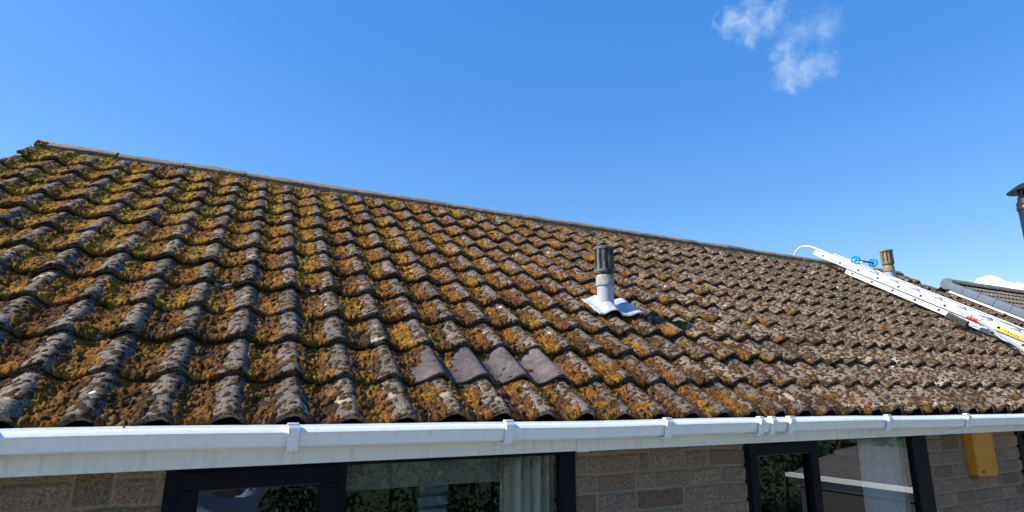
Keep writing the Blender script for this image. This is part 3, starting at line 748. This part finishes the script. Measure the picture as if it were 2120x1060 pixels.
for dx in (.0, .37):
    b = MB(); c = ax_c + Vector((dx, 0, 0)); X_ = Vector((1, 0, 0))
    n = 40; ro, ri = .060, .050
    ringv = []
    for k in range(n):
        a = 6.28318 * k / n; d = Vector((0, math.cos(a), math.sin(a)))
        ringv += [c + d * ro - X_ * .012, c + d * ro + X_ * .012, c + d * ri + X_ * .012, c + d * ri - X_ * .012]
    b.add(ringv, [(4 * k + j, 4 * k + (j + 1) % 4, 4 * ((k + 1) % n) + (j + 1) % 4, 4 * ((k + 1) % n) + j) for k in range(n) for j in range(4)])
    b.lathe([(.016, -.015), (.016, .015)], c, 16, X_)
    for k in range(10):
        a = 6.28318 * k / 10; d = Vector((0, math.cos(a), math.sin(a))); e = Vector((0, -math.sin(a), math.cos(a)))
        q = [c + d * .014 + e * .0035 * s1 + X_ * .007 * s2 for s1, s2 in ((-1, -1), (1, -1), (1, 1), (-1, 1))] + [c + d * .052 + e * .0035 * s1 + X_ * .007 * s2 for s1, s2 in ((-1, -1), (1, -1), (1, 1), (-1, 1))]
        b.hexa(q)
    lpart(b, 'wheel', M_BLUE)
# yellow sticker with black lettering
M_YEL = simple('yellow_sticker', (0.85, 0.58, 0.02), 0.4, var=.03)
b = MB(); b.rbox((LX - .0045, .88, .088), (LX - .0032, 1.25, .124)); st = lpart(b, 'sticker', M_YEL)
fc = bpy.data.curves.new('sticker_text', 'FONT'); fc.body = 'TRADE'; fc.size = .040; fc.align_x = 'CENTER'; fc.align_y = 'CENTER'; fc.extrude = .0003; fc.space_character = 1.25; fc.offset = .0006
to = bpy.data.objects.new('tmp_text', fc); C.objects.link(to); bpy.context.view_layer.update()
tm = bpy.data.meshes.new_from_object(to.evaluated_get(bpy.context.evaluated_depsgraph_get())); bpy.data.objects.remove(to)
tm.materials.clear(); tm.materials.append(M_BLACK)
txt = bpy.data.objects.new('lettering', tm); C.objects.link(txt)
xa = Vector((0, -CT, -ST)); ya = Vector((0, -ST, CT)); za = xa.cross(ya)     # read from the left, top of letters up
mt = Matrix(((xa.x, ya.x, za.x, 0), (xa.y, ya.y, za.y, 0), (xa.z, ya.z, za.z, 0), (0, 0, 0, 1))); mt.translation = rp(LX - .0052, 1.115, .106)
tm.transform(LM.inverted() @ mt); txt.parent = lad

# ================================================================== SCRUBBING BRUSH ON ITS POLE
M_BRIS = simple('brush_bristle', (0.045, 0.04, 0.036), 0.8, var=.5, scale=60, bump=.6)
M_STOCK = simple('brush_stock', (0.055, 0.045, 0.035), 0.7, var=.3)
br = thing('scrubbing_brush', 'dark bristled moss scraping brush with red clamp on a silver pole beside the ladder', 'brush')
ba, bb_ = rp(7.80, 1.66, .075), rp(7.72, 1.41, .075)
d = (bb_ - ba); L_ = d.length; d.normalize(); nn = Vector((0, -ST, CT)); sd_ = d.cross(nn).normalized()
b = MB(); q = []
for z_ in (.045, .060):
    for (u, v) in ((0, -.017), (L_, -.017), (L_, .017), (0, .017)): q.append(ba + d * u + sd_ * v + nn * (z_ - .045))
b.hexa(q); b.build('brush_head', M_STOCK, br, bevel=.004)
b = MB(); rnd = random.Random(5)
for i in range(52):
    for j in range(7):
        p = ba + d * (L_ * (i + .5) / 52) + sd_ * (-.015 + .030 * j / 6)
        e = p - nn * rnd.uniform(.042, .056) + d * rnd.uniform(-.006, .006) + sd_ * ((j - 3) * .004 + rnd.uniform(-.004, .004))
        b.tube([p, e], [.0018, .0026], 4)
b.build('bristles', M_BRIS, br)
pa = rp(7.85, 1.49, .11); pm = rp(7.875, 1.385, .11); pb = rp(7.46, .74, .075)
b = MB(); dd = (pm - pa).normalized()
for k in range(3): b.lathe([(.010, 0), (.020, .003), (.021, .022), (.010, .026)], pa + dd * (.032 * k), 14, dd)
b.lathe([(.012, -.01), (.012, .11)], pa, 12, dd)
b.build('clamp', M_RED, br)
b = MB(); b.tube([pa + dd * .09, pm + (pb - pm) * .1, pm + (pb - pm) * .4, pb + (pb - pm) * .9], .0145, 12); b.build('pole', M_ALUD, br, smooth=True)
b = MB(); b.tube([pa + Vector((.03, .0, .01)), rp(7.90, 1.45, .17), rp(7.96, 1.20, .185), rp(7.95, .8, .19), rp(7.93, .2, .2)], .004, 6); b.build('hose', M_BLACK, br)
b = MB(); pts = []
for k in range(22): a = k * .62; pts.append(rp(7.86 + .05 * math.cos(a), 1.63 - k * .006 + .055 * math.sin(a), .10 + .012 * math.sin(a * 2.3) + .03))
b.tube(pts, .003, 5); wl = b.build('wire_loop', M_ALUD, br)

# ================================================================== ALARM BOX
M_ALARM = simple('alarm_yellow', (0.50, 0.22, 0.012), 0.5, var=.12, scale=5, bump=.1)
al = thing('alarm_box', 'long mustard yellow alarm box fixed on the stone wall under the eaves', 'alarm box', None, (5.33, YW, -.3))
b = MB()
x0, x1, xm = 5.205, 5.455, 5.355
V = []
for z, k in ((-.466, 1.0), (-.183, 1.0)):
    V += [(x0, YW - .001, z), (x0, YW - .062, z), (x0 + .012, YW - .068, z), (xm - .008, YW - .088, z), (xm + .008, YW - .088, z), (x1 - .01, YW - .066, z), (x1, YW - .058, z), (x1, YW - .001, z)]
b.add(V, [(k, (k + 1) % 8, 8 + (k + 1) % 8, 8 + k) for k in range(8)] + [tuple(range(8))[::-1], tuple(range(8, 16))])
o = b.build('cover', M_ALARM, None, bevel=.003); o.parent = al; o.matrix_parent_inverse = Matrix.Translation(al.location).inverted()
b = MB(); b.box((x0 + .012, YW - .058, -.490), (x1 - .025, YW - .001, -.4665)); o = b.build('backplate', simple('alarm_base', (.20, .13, .04), .6), None, bevel=.003); o.parent = al; o.matrix_parent_inverse = Matrix.Translation(al.location).inverted()
b = MB(); b.lathe([(.009, 0), (.009, .004), (.004, .0045)], (x0 + .045, YW - .0725, -.440), 16, Vector((0, -1, 0))); o = b.build('indicator', M_BLACK, None); o.parent = al; o.matrix_parent_inverse = Matrix.Translation(al.location).inverted()

# ================================================================== BEHIND THE WINDOWS
def cloth(name, x0, x1, z0, z1, y, waves, amp, mat, label, cat, group=None, irregular=.3, seed=1):
    n = int(waves * 18); xs_ = np.linspace(0, 1, n); zs_ = np.linspace(0, 1, 14)
    X, Z = np.meshgrid(xs_, zs_)
    ph = X * waves * 6.28318 + irregular * 4 * fbm(X * 3, X * 0, 3, seed)
    Y = y + amp * np.sin(ph) * (.7 + .5 * fbm(X * 5, X * 0 + 3, 2, seed + 1)) + .01 * fbm(X * 3, Z * 2, 2, seed + 2)
    V = np.stack([x0 + (x1 - x0) * X + .012 * np.sin(ph * .5 + Z), Y, z0 + (z1 - z0) * Z], -1).reshape(-1, 3)
    o = link_mesh(name, V, grid_faces(14, n), mat, None, smooth=True)
    md = o.modifiers.new('thickness', 'SOLIDIFY'); md.thickness = .002
    return tag(o, label, cat, group)
M_CURT = simple('curtain_cloth', (0.56, 0.53, 0.47), .9, var=.08)
def net_material():
    k = NM('net_curtain'); tr = k.n.new('ShaderNodeBsdfTransparent'); ms = k.n.new('ShaderNodeMixShader')
    tl = k.n.new('ShaderNodeBsdfTranslucent'); tl.inputs[0].default_value = (.8, .82, .85, 1); a2 = k.n.new('ShaderNodeMixShader')
    k.b.inputs['Base Color'].default_value = (.93, .94, .95, 1); k.rough(.9); a2.inputs[0].default_value = .3
    k.lk(k.b.outputs[0], a2.inputs[1]); k.lk(tl.outputs[0], a2.inputs[2])
    ms.inputs[0].default_value = .5; k.lk(tr.outputs[0], ms.inputs[1]); k.lk(a2.outputs[0], ms.inputs[2]); k.lk(ms.outputs[0], k.o.inputs['Surface']); return k.m
M_NET = net_material()
cloth('curtain', 1.74, 2.10, -1.5, -.19, .225, 7, .040, M_CURT, 'grey pleated curtain drawn to the right side of the wide left window', 'curtain', seed=4)
cloth('net_curtain', 4.20, 4.75, -1.5, -.16, .195, 11, .016, M_NET, 'sheer white net curtain hanging inside the right window', 'net curtain', seed=9)
b = MB(); b.box((1.0, .245, -.325), (2.12, .33, -.17)); o = b.build('blind_headrail', simple('headrail', (.16, .18, .165), .7, var=.1), None, bevel=.006)
tag(o, 'grey blind headrail across the top inside the wide left window', 'blind')
lv = thing('louvred_panel', 'narrow pale blue louvred panel seen through the wide left window', 'louvred panel')
M_LV = simple('pale_blue_panel', (.30, .42, .52), .5); M_LVD = simple('dark_blue_slat', (.05, .08, .12), .5)
b = MB(); b.box((1.46, .52, -1.4), (1.59, .54, -.30)); b.build('panel_board', M_LVD, lv)
for k in range(9):
    b = MB(); z = -.345 - k * .055; b.hexa([(1.455, .50, z), (1.595, .50, z), (1.595, .518, z + .012), (1.455, .518, z + .012), (1.455, .49, z + .004), (1.595, .49, z + .004), (1.595, .515, z + .034), (1.455, .515, z + .034)]); b.build('slat', M_LV, lv)

# ================================================================== NEIGHBOURING HOUSE
nb = thing('neighbour_bungalow', 'neighbouring bungalow roof with grey dry verge caps beyond the right gable', 'house')
NX0, NX1, NY, NZ = 14.40, 27.0, 4.62, 2.425        # ridge line
NP, NG = .155, .30
def np_(x, s, n=0): return Vector((x, NY - s * CT - n * ST, NZ - s * ST + n * CT))
M_TILE2 = tile_material('brown_tile', (0.15, 0.128, 0.10), (0.22, 0.19, 0.155))
NV = []; NF = []; base = 0
for r in range(14):
    xs = np.arange(NX0 + .06, NX1, .022); dv = np.array([.02, .003, 0, .004, .05, .12, .2, NG + .03])
    dr = np.array([.024, .02, .004, 0, 0, 0, 0, 0])
    X, D = np.meshgrid(xs, dv); s0 = .12 + (r + 1) * NG
    u = np.cos(X / NP * 2 * np.pi); N = .012 * np.sign(u) * np.abs(u) ** .6 - .030 * D / NG - dr[:, None] + .01
    V = np.stack([X, NY - (s0 - D) * CT - N * ST, NZ - (s0 - D) * ST + N * CT], -1).reshape(-1, 3)
    NV.append(V); NF.append(grid_faces(len(dv), len(xs)) + base); base += len(V)
link_mesh('roof', np.concatenate(NV), np.concatenate(NF), M_TILE2, nb, smooth=True)
b = MB(); b.add([(NX0 + .06, NY, NZ), (NX1, NY, NZ), (NX1, NY + 4.3 * CT, NZ - 4.3 * ST), (NX0 + .06, NY + 4.3 * CT, NZ - 4.3 * ST)], [(0, 1, 2, 3)])
b.build('rear_slope', M_TILE2, nb)
k_ = 0; x = NX0 + .05
M_RIDGE2 = ridge_material()
while x < NX1:
    b = MB()
    for i in range(2):
        pass
    pr = [(-.14, -.075), (-.12, -.03), (-.085, .012), (-.04, .042), (0, .052), (.04, .042), (.085, .012), (.12, -.03), (.14, -.075), (.11, -.075), (0, .03), (-.11, -.075)]
    b.extrude(pr, x, min(x + .44, NX1), lambda u, v, t_: (t_, NY + u, NZ + .02 + v)); b.build('ridge_tile', M_RIDGE2, nb, smooth=True); x += .45
for r in range(14):           # grey dry verge units, one each course, overlapping
    s0, s1 = .10 + r * NG, .10 + (r + 1) * NG + .012
    b = MB(); V = []
    for s, k in ((s0, 0.0), (s1, .007)):
        for (u, v) in ((.08, .022), (.02, .026), (-.035, .024), (-.052, .012), (-.056, -.02), (-.056, -.125), (-.046, -.125), (-.046, .0), (.08, .012)):
            V.append(np_(NX0 + u - k, s, v + k))
    b.add(V, [(i, (i + 1) % 9, 9 + (i + 1) % 9, 9 + i) for i in range(9)] + [tuple(range(9))[::-1], tuple(range(9, 18))])
    b.build('verge_cap', M_CAP, nb, smooth=True)
b = MB(); b.lathe([(.125, 0), (.135, .01), (.13, .03), (.12, .045), (.02, .05)], (NX0 + .04, NY - .01, NZ - .055), 36, Vector((-1, 0, 0)))
b.build('ridge_end_cap', M_CAP, nb, smooth=True)
b = MB(); b.hexa([np_(NX0 - .015, .16, -.19), np_(NX0 + .01, .16, -.19), np_(NX0 + .01, 4.3, -.19), np_(NX0 - .015, 4.3, -.19), np_(NX0 - .015, .16, -.06), np_(NX0 + .01, .16, -.06), np_(NX0 + .01, 4.3, -.06), np_(NX0 - .015, 4.3, -.06)])
b.build('bargeboard', M_WHITE, nb)
b = MB(); zE = NZ - 4.2 * ST
V = [(NX0 + .03, NY - 3.5, -2.32), (NX0 + .03, NY + 3.5, -2.32), (NX0 + .03, NY + 3.5, NZ - .25 - 3.5 * ST / CT), (NX0 + .03, NY, NZ - .2), (NX0 + .03, NY - 3.5, NZ - .25 - 3.5 * ST / CT)]
b.add(V + [(NX1 - .1, *v[1:]) for v in V], [(0, 1, 2, 3, 4), (9, 8, 7, 6, 5)] + [(i, (i + 1) % 5, (i + 1) % 5 + 5, i + 5) for i in range(5)]); b.build('wall', M_WALL, nb)

# ================================================================== GROUND AND GARDEN BEHIND THE CAMERA (seen in the glass)
def ground_material(name, a, b_, c_):
    k = NM(name); c = k.mix(k.ramp(k.noise(1.3, 6, .7), [(.35, 0), (.65, 1)]), a, b_); c = k.mix(k.ramp(k.noise(40, 5, .8), [(.45, 0), (.7, .8)]), c, c_)
    k.col(c); k.rough(.95); k.bump(k.noise(60, 5, .8), .8, .03); return k.m
b = MB(); b.add([(-6000, -6000, -2.32), (6000, -6000, -2.32), (6000, 6000, -2.32), (-6000, 6000, -2.32)], [(0, 1, 2, 3)])
o = b.build('lawn', ground_material('grass', (.045, .075, .015), (.07, .10, .02), (.03, .045, .012))); tag(o, kind='structure')
b = MB(); b.box((-2.5, -2.9, -2.316), (11.5, .10, -2.29)); o = b.build('patio', ground_material('paving', (.42, .39, .34), (.50, .47, .42), (.30, .28, .25))); tag(o, kind='structure')
def leafy(name, label, cat, boxes, nleaf, size, cols, seed, trunk=None, group=None):
    t = thing(name, label, cat, group, (boxes[0][0], boxes[0][1], -2.3))
    rnd = np.random.RandomState(seed); P_ = []; vols = np.array([b_[3] * b_[4] * b_[5] for b_ in boxes]); pick = rnd.choice(len(boxes), nleaf, p=vols / vols.sum())
    for i in range(nleaf):
        bx = boxes[pick[i]]; v = rnd.normal(size=3); v /= np.linalg.norm(v); r_ = (0.45 + .6 * rnd.rand() ** .5)
        P_.append([bx[0] + v[0] * r_ * bx[3], bx[1] + v[1] * r_ * bx[4], bx[2] + v[2] * r_ * bx[5]])
    P_ = np.array(P_); ctr = P_[:: max(1, nleaf // (60 * len(boxes)))]; own = rnd.randint(0, len(ctr), nleaf); P_ = np.where(rnd.rand(nleaf, 1) < .75, ctr[own] + rnd.normal(size=(nleaf, 3)) * .13, P_)
    a = rnd.normal(size=(nleaf, 3)); a /= np.linalg.norm(a, axis=1)[:, None]; c = rnd.normal(size=(nleaf, 3)); c = np.cross(a, c); c /= np.linalg.norm(c, axis=1)[:, None]
    sz = size * (.6 + .8 * rnd.rand(nleaf))[:, None]
    V = np.stack([P_ - a * sz, P_ + c * sz * .45, P_ + a * sz, P_ - c * sz * .45], 1).reshape(-1, 3); V[:, 2] = np.maximum(V[:, 2], -2.28)
    Fc = np.arange(nleaf * 4).reshape(-1, 4)
    k = NM(name + '_leaf'); k.col(k.mix(k.ramp(k.noise(1.5, 4, .8), [(.56, 0), (.68, 1)]), cols[0], cols[1])); k.rough(.45)  # occasional sunlit leaves painted in: brighter patches over a shade-dark leaf colour
    o = link_mesh('foliage', V - np.array(t.location), Fc, k.m, t)
    b = MB(); rn = random.Random(seed)
    for bx in boxes:
        base_ = Vector((bx[0] + rn.uniform(-.1, .1), bx[1], -2.31)) - t.location; top = Vector((bx[0], bx[1], bx[2] + bx[5] * .5)) - t.location
        mid = (base_ + top) / 2 + Vector((rn.uniform(-.1, .1), rn.uniform(-.1, .1), 0)); w = .035 if trunk is None else trunk
        b.tube([base_, mid, top], [w, w * .75, w * .3], 8)
        for q in range(5):
            a_ = rn.uniform(0, 6.28); b.tube([mid, mid + Vector((math.cos(a_) * bx[3] * .7, math.sin(a_) * bx[4] * .7, bx[5] * .6))], [w * .5, w * .15], 6)
    b.build('trunk' if trunk else 'stem', simple(name + '_bark', (.09, .065, .045), .9, var=.3, bump=.6), t)
    return t
g1 = ((.004, .009, .003), (.075, .14, .020))
leafy('laurel_shrub', 'dark glossy laurel shrub reflected in the left window', 'shrub', [(-1.2, -6.0, -1.3, 1.1, .9, 1.3), (.6, -6.2, -1.2, 1.2, .9, 1.5)], 13000, .042, g1, 1, group='garden shrubs mirrored in the glass')
leafy('broadleaf_shrub', 'leafy green shrub reflected in the middle of the wide left pane', 'shrub', [(2.6, -6.0, -1.2, 1.2, .9, 1.5), (4.4, -6.3, -1.2, 1.1, .9, 1.5)], 13000, .042, g1, 2, group='garden shrubs mirrored in the glass')
leafy('garden_shrub', 'sunlit shrub reflected in the narrow right casement', 'shrub', [(6.6, -5.6, -1.2, 1.2, .9, 1.5), (8.6, -5.6, -1.2, 1.2, .9, 1.5), (10.6, -5.9, -1.2, 1.3, .9, 1.6)], 13000, .045, g1, 3, group='garden shrubs mirrored in the glass')
leafy('garden_tree', 'broad green tree reflected above the shed roof', 'tree', [(15.0, -4.0, .4, 1.9, 2.6, 1.6), (15.5, -8.0, .2, 2.0, 2.6, 1.7), (15.0, -.5, .3, 1.6, 2.2, 1.5)], 9000, .12, g1, 4, trunk=.12)
# low outbuilding with a white gutter
sh = thing('outbuilding', 'low dark-roofed garden outbuilding with a white gutter reflected in the right window', 'outbuilding', None, (7.5, -2.4, -2.3))
def shp(b, name, mat, **kw):
    o = b.build(name, mat, None, **kw); o.parent = sh; o.matrix_parent_inverse = Matrix.Translation(sh.location).inverted(); return o
E0, E1 = Vector((7.38, -3.10, -1.0)), Vector((7.92, -0.60, -1.0)); ed = (E1 - E0).normalized(); ex = Vector((ed.y, -ed.x, 0))
def sp(a, u, z): p = E0 + ed * a + ex * u; return Vector((p.x, p.y, z))
Ls = (E1 - E0).length
b = MB(); 
b.extrude([(0, .0), (-.0, -.05), (.09, -.055), (.095, .0), (.085, 0), (.08, -.045), (.01, -.042), (.008, 0)], -.05, Ls, lambda u, v, t_: sp(t_, u - .03, -1.0 + v)); shp(b, 'gutter', M_GUTTER)
b = MB(); b.extrude([(.085, -.02), (.085, -.16), (.105, -.16), (.105, -.02)], 0, Ls, lambda u, v, t_: sp(t_, u, -1.0 + v)); shp(b, 'fascia', simple('grey_board', (.30, .34, .40), .6))
for k, (u0, u1, z0, z1) in enumerate(((.07, .62, .0, .085), (.62, 1.35, .12, .16), (1.35, 2.3, .20, .235))):
    b = MB(); b.extrude([(u0, z0), (u1 + .02, z1), (u1 + .05, z1 - .045), (u0, z0 - .045)], 0, Ls, lambda u, v, t_: sp(t_, u, -1.0 + v)); shp(b, 'roof', tile_material('shed_roof_%d' % k, (.17, .16, .17), (.22, .21, .22)))
b = MB(); b.extrude([(.12, -1.32), (.12, -.03), (2.2, .1), (2.2, -1.32)], .06, Ls - .06, lambda u, v, t_: sp(t_, u, -1.0 + v)); shp(b, 'wall', simple('dark_boards', (.055, .055, .055), .8, var=.2))
b = MB(); b.tube([sp(Ls - .1, .05, -1.05), sp(Ls - .1, .02, -1.15), sp(Ls - .1, .08, -1.3), sp(Ls - .1, .08, -2.3)], .033, 12); shp(b, 'downpipe', M_WHITE, smooth=True)

# ================================================================== THE PHOTOGRAPHER (only seen mirrored in the left casement)
M_SHIRT = simple('pale_blue_shirt', (.50, .62, .86), .9, var=.10, scale=9, bump=1.0, bscale=7)
M_SKIN = simple('skin', (.52, .30, .21), .55, var=.06); M_JEAN = simple('dark_trousers', (.03, .035, .05), .9); M_HAIR = simple('brown_hair', (.05, .03, .02), .8, bump=.8); M_SHOE = simple('shoe', (.03, .03, .03), .6)
pr_ = thing('person', 'person in a pale blue shirt holding a phone up with both hands, mirrored in glass', 'person', None, (.62, -2.55, -2.29))
def skin(name, pts, edges, radii, mat, sub=2, root=0):
    me = bpy.data.meshes.new(name); me.from_pydata(pts, edges, []); me.update()
    o = bpy.data.objects.new(name, me); C.objects.link(o); o.parent = pr_; me.materials.append(mat)
    o.modifiers.new('skin', 'SKIN').use_smooth_shade = True
    for i, r_ in enumerate(radii):
        sv = me.skin_vertices[0].data[i]; sv.radius = r_ if isinstance(r_, tuple) else (r_, r_); sv.use_root = i == root
    md = o.modifiers.new('subdivision', 'SUBSURF'); md.levels = sub; md.render_levels = sub; return o
# body frame: x across, y forward towards the wall, z up, feet at 0 ; camera is at about (0.04, 0.35, 2.39)
bp = [(0, 0, .98), (0, .0, 1.12), (0, -.01, 1.32), (0, -.01, 1.48), (0, .01, 1.60), (0, .03, 1.68), (0, .05, 1.79), (0, .045, 1.86),
      (-.17, 0, 1.53), (-.25, .12, 1.72), (-.13, .27, 1.93), (-.075, .285, 2.12), (.17, 0, 1.53), (.25, .12, 1.72), (.16, .27, 1.93), (.125, .285, 2.12),
      (-.10, 0, .92), (-.12, .03, .50), (-.13, -.02, .10), (-.13, .12, .04), (.10, 0, .92), (.12, .03, .50), (.13, -.02, .10), (.13, .12, .04)]
be = [(0, 1), (1, 2), (2, 3), (3, 4), (4, 5), (5, 6), (6, 7), (3, 8), (8, 9), (9, 10), (10, 11), (3, 12), (12, 13), (13, 14), (14, 15), (0, 16), (16, 17), (17, 18), (18, 19), (0, 20), (20, 21), (21, 22), (22, 23)]
brd = [(.15, .10), (.14, .10), (.16, .11), (.14, .10), .058, .058, (.078, .095), (.07, .085), .062, .05, .04, .027, .062, .05, .04, .027, .085, .06, .042, .038, .085, .06, .042, .038]
body = skin('body', bp, be, brd, M_SKIN)
skin('shirt', [(0, 0, .93), (0, 0, 1.12), (0, -.01, 1.32), (0, -.01, 1.47), (0, .005, 1.545), (-.17, 0, 1.535), (-.225, .08, 1.66), (-.235, .145, 1.76), (.17, 0, 1.535), (.225, .08, 1.66), (.235, .145, 1.76)],
     [(0, 1), (1, 2), (2, 3), (3, 4), (3, 5), (5, 6), (6, 7), (3, 8), (8, 9), (9, 10)], [(.175, .125), (.165, .12), (.185, .135), (.165, .125), .075, .085, .076, .072, .085, .076, .072], M_SHIRT)
skin('trousers', [(0, 0, 1.0), (-.10, 0, .92), (-.12, .03, .5), (-.13, -.02, .12), (.10, 0, .92), (.12, .03, .5), (.13, -.02, .12)], [(0, 1), (1, 2), (2, 3), (0, 4), (4, 5), (5, 6)], [(.17, .125), .105, .078, .065, .105, .078, .065], M_JEAN)
for sx in (-.13, .13): skin('shoe', [(sx, -.04, .045), (sx, .08, .04), (sx, .18, .035)], [(0, 1), (1, 2)], [.048, .045, .036], M_SHOE)
for sx in (-1, 1):     # hands: palm, four curled fingers and a thumb, holding the phone edges
    wx = -.075 if sx < 0 else .125; cx = .04; px = wx + (cx - wx) * .25
    skin('hand', [(wx, .285, 2.11), (px, .30, 2.17), (px, .305, 2.205)], [(0, 1), (1, 2)], [.026, (.036, .016), (.036, .015)], M_SKIN)
    for k in range(4):
        fx = px + (k - 1.5) * .019; L_ = (.062, .072, .068, .052)[k]
        skin('finger', [(fx, .305, 2.20), (fx + (cx - fx) * .2, .318, 2.20 + L_ * .6), (fx + (cx - fx) * .35, .325, 2.20 + L_)], [(0, 1), (1, 2)], [.0095, .009, .0075], M_SKIN)
    skin('thumb', [(px - sx * -.028, .30, 2.165), (px + (cx - px) * .5, .29, 2.20), (px + (cx - px) * .7, .292, 2.235)], [(0, 1), (1, 2)], [.012, .0105, .009], M_SKIN)
o = lump('hair', (0, .035, 1.865), (.088, .105, .085), M_HAIR, pr_, 12, .10, 4)
b = MB()
b.box((-.034, .137, 1.795), (-.018, .141, 1.803)); b.box((.018, .137, 1.795), (.034, .141, 1.803)); b.build('eye', M_BLACK, pr_)
o = lump('nose', (0, .145, 1.775), (.013, .018, .024), M_SKIN, pr_, 2, .02, 3)
b = MB(); b.box((-.024, .132, 1.738), (.024, .137, 1.743)); b.build('mouth', simple('lip', (.35, .12, .10), .5), pr_)
ph = thing('phone', 'black phone held up towards the roof in both hands', 'phone', None, (.66, -2.235, -.03))
b = MB(); b.box((-.085, -.004, -.07), (.085, .004, .10)); b.build('phone_case', M_BLACK, ph, bevel=.003)
b = MB(); b.box((-.078, -.0052, -.064), (.078, -.0042, .094)); b.build('screen', M_GLASS, ph)

# ================================================================== CLOUDS
def cloud(name, blobs, dens, nscale, label, thr=.54, wisp=1.0):
    c = np.mean([b_[0] for b_ in blobs], 0); loc = Vector(c)
    k = NM(name + '_air'); k.n.remove(k.b)
    pos = k.tc; acc = None
    nz = k.noise(nscale, 8, .68, .6)
    for p_, r_ in blobs:
        vd = k.n.new('ShaderNodeVectorMath'); vd.operation = 'DISTANCE'; k.lk(pos, vd.inputs[0]); vd.inputs[1].default_value = tuple(np.array(p_) - c)
        f = k.math('SUBTRACT', 1.0, k.math('DIVIDE', vd.outputs['Value'], r_ * 1.25))
        acc = f if acc is None else k.math('MAXIMUM', acc, f)
    d_ = k.math('ADD', k.math('MULTIPLY', acc, 1.0), k.math('MULTIPLY', k.math('SUBTRACT', nz, thr), 4.6 * wisp))
    d_ = k.math('MULTIPLY', k.math('MAXIMUM', d_, 0.0), k.math('GREATER_THAN', acc, 0.0))
    pv = k.n.new('ShaderNodeVolumePrincipled'); pv.inputs['Color'].default_value = (1, 1, 1, 1); pv.inputs['Anisotropy'].default_value = .2
    k.lk(k.math('MULTIPLY', d_, dens), pv.inputs['Density']); k.lk(pv.outputs[0], k.o.inputs['Volume'])
    bm = bmesh.new()
    lo_ = np.min([np.array(p_) - r_ * 1.25 for p_, r_ in blobs], 0) - c; hi_ = np.max([np.array(p_) + r_ * 1.25 for p_, r_ in blobs], 0) - c
    me = bpy.data.meshes.new(name); bmesh.ops.create_icosphere(bm, subdivisions=3, radius=1)
    for v in bm.verts:
        v.co = Vector([(lo_[i] + hi_[i]) / 2 + v.co[i] * (hi_[i] - lo_[i]) / 2 * 1.45 for i in range(3)])
    bm.to_mesh(me); bm.free(); me.materials.append(k.m)
    o = bpy.data.objects.new(name, me); C.objects.link(o); o.location = loc
    return tag(o, label, 'cloud', 'small clouds in the blue sky')
cloud('cloud', [((554, 479, 490), 20.5), ((578, 472, 501), 20.5), ((592, 468, 521), 18.9), ((585, 468, 482), 18.9), ((602, 463, 498), 17.3), ((589, 434, 491), 17.3), ((605, 453, 488), 17.3), ((602, 493, 486), 14.2)], .016, .055, 'wispy white cloud at the top edge of the sky, leftmost of the group')
cloud('cloud', [((615, 434, 458), 18.9), ((635, 427, 473), 20.5), ((658, 420, 483), 25.2), ((647, 404, 460), 18.9)], .007, .055, 'faint thin cloud patch right of the wispy cloud at the top')
cloud('cloud', [((609, 455, 446), 11), ((631, 455, 451), 18.9), ((654, 465, 445), 20.5), ((635, 462, 420), 20.5), ((657, 464, 422), 18.9), ((642, 438, 417), 18.9), ((664, 431, 427), 20.5)], .018, .055, 'small ragged cloud lowest of the high group')
bm = bmesh.new(); rnd = random.Random(3)
for (x, y, z, r_) in ((1326, 599, 182, 28), (1355, 594, 190, 36), (1390, 590, 178, 34), (1364, 555, 172, 34), (1399, 550, 168, 36), (1440, 560, 150, 40), (1342, 600, 205, 15), (1362, 592, 213, 17), (1385, 580, 196, 20)):
    g_ = bmesh.ops.create_icosphere(bm, subdivisions=5, radius=1)
    P_ = np.array([v.co for v in g_['verts']]); Q = P_ * r_ + np.array([x, y, z])
    d_ = 1 + .22 * fbm(Q[:, 0] * .035 + Q[:, 2] * .03, Q[:, 1] * .035 - Q[:, 2] * .04, 5, 6) + .06 * fbm(Q[:, 0] * .2 + Q[:, 2] * .13, Q[:, 1] * .2 - Q[:, 2] * .17, 3, 8)
    Q = P_ * r_ * d_[:, None] + np.array([x - 1380, y - 575, z - 190])
    for v, q in zip(g_['verts'], Q): v.co = q
me = bpy.data.meshes.new('cloud'); bm.to_mesh(me); bm.free(); k = NM('cumulus'); k.col((.74, .76, .80)); k.rough(1); k.b.inputs['Specular IOR Level'].default_value = 0
k.b.inputs['Subsurface Weight'].default_value = .0
me.materials.append(k.m); me.polygons.foreach_set('use_smooth', np.ones(len(me.polygons), bool))
o = bpy.data.objects.new('cloud', me); C.objects.link(o); o.location = (1380, 575, 190)
tag(o, 'bright white cloud low behind the neighbouring roof ridge', 'cloud', 'small clouds in the blue sky')
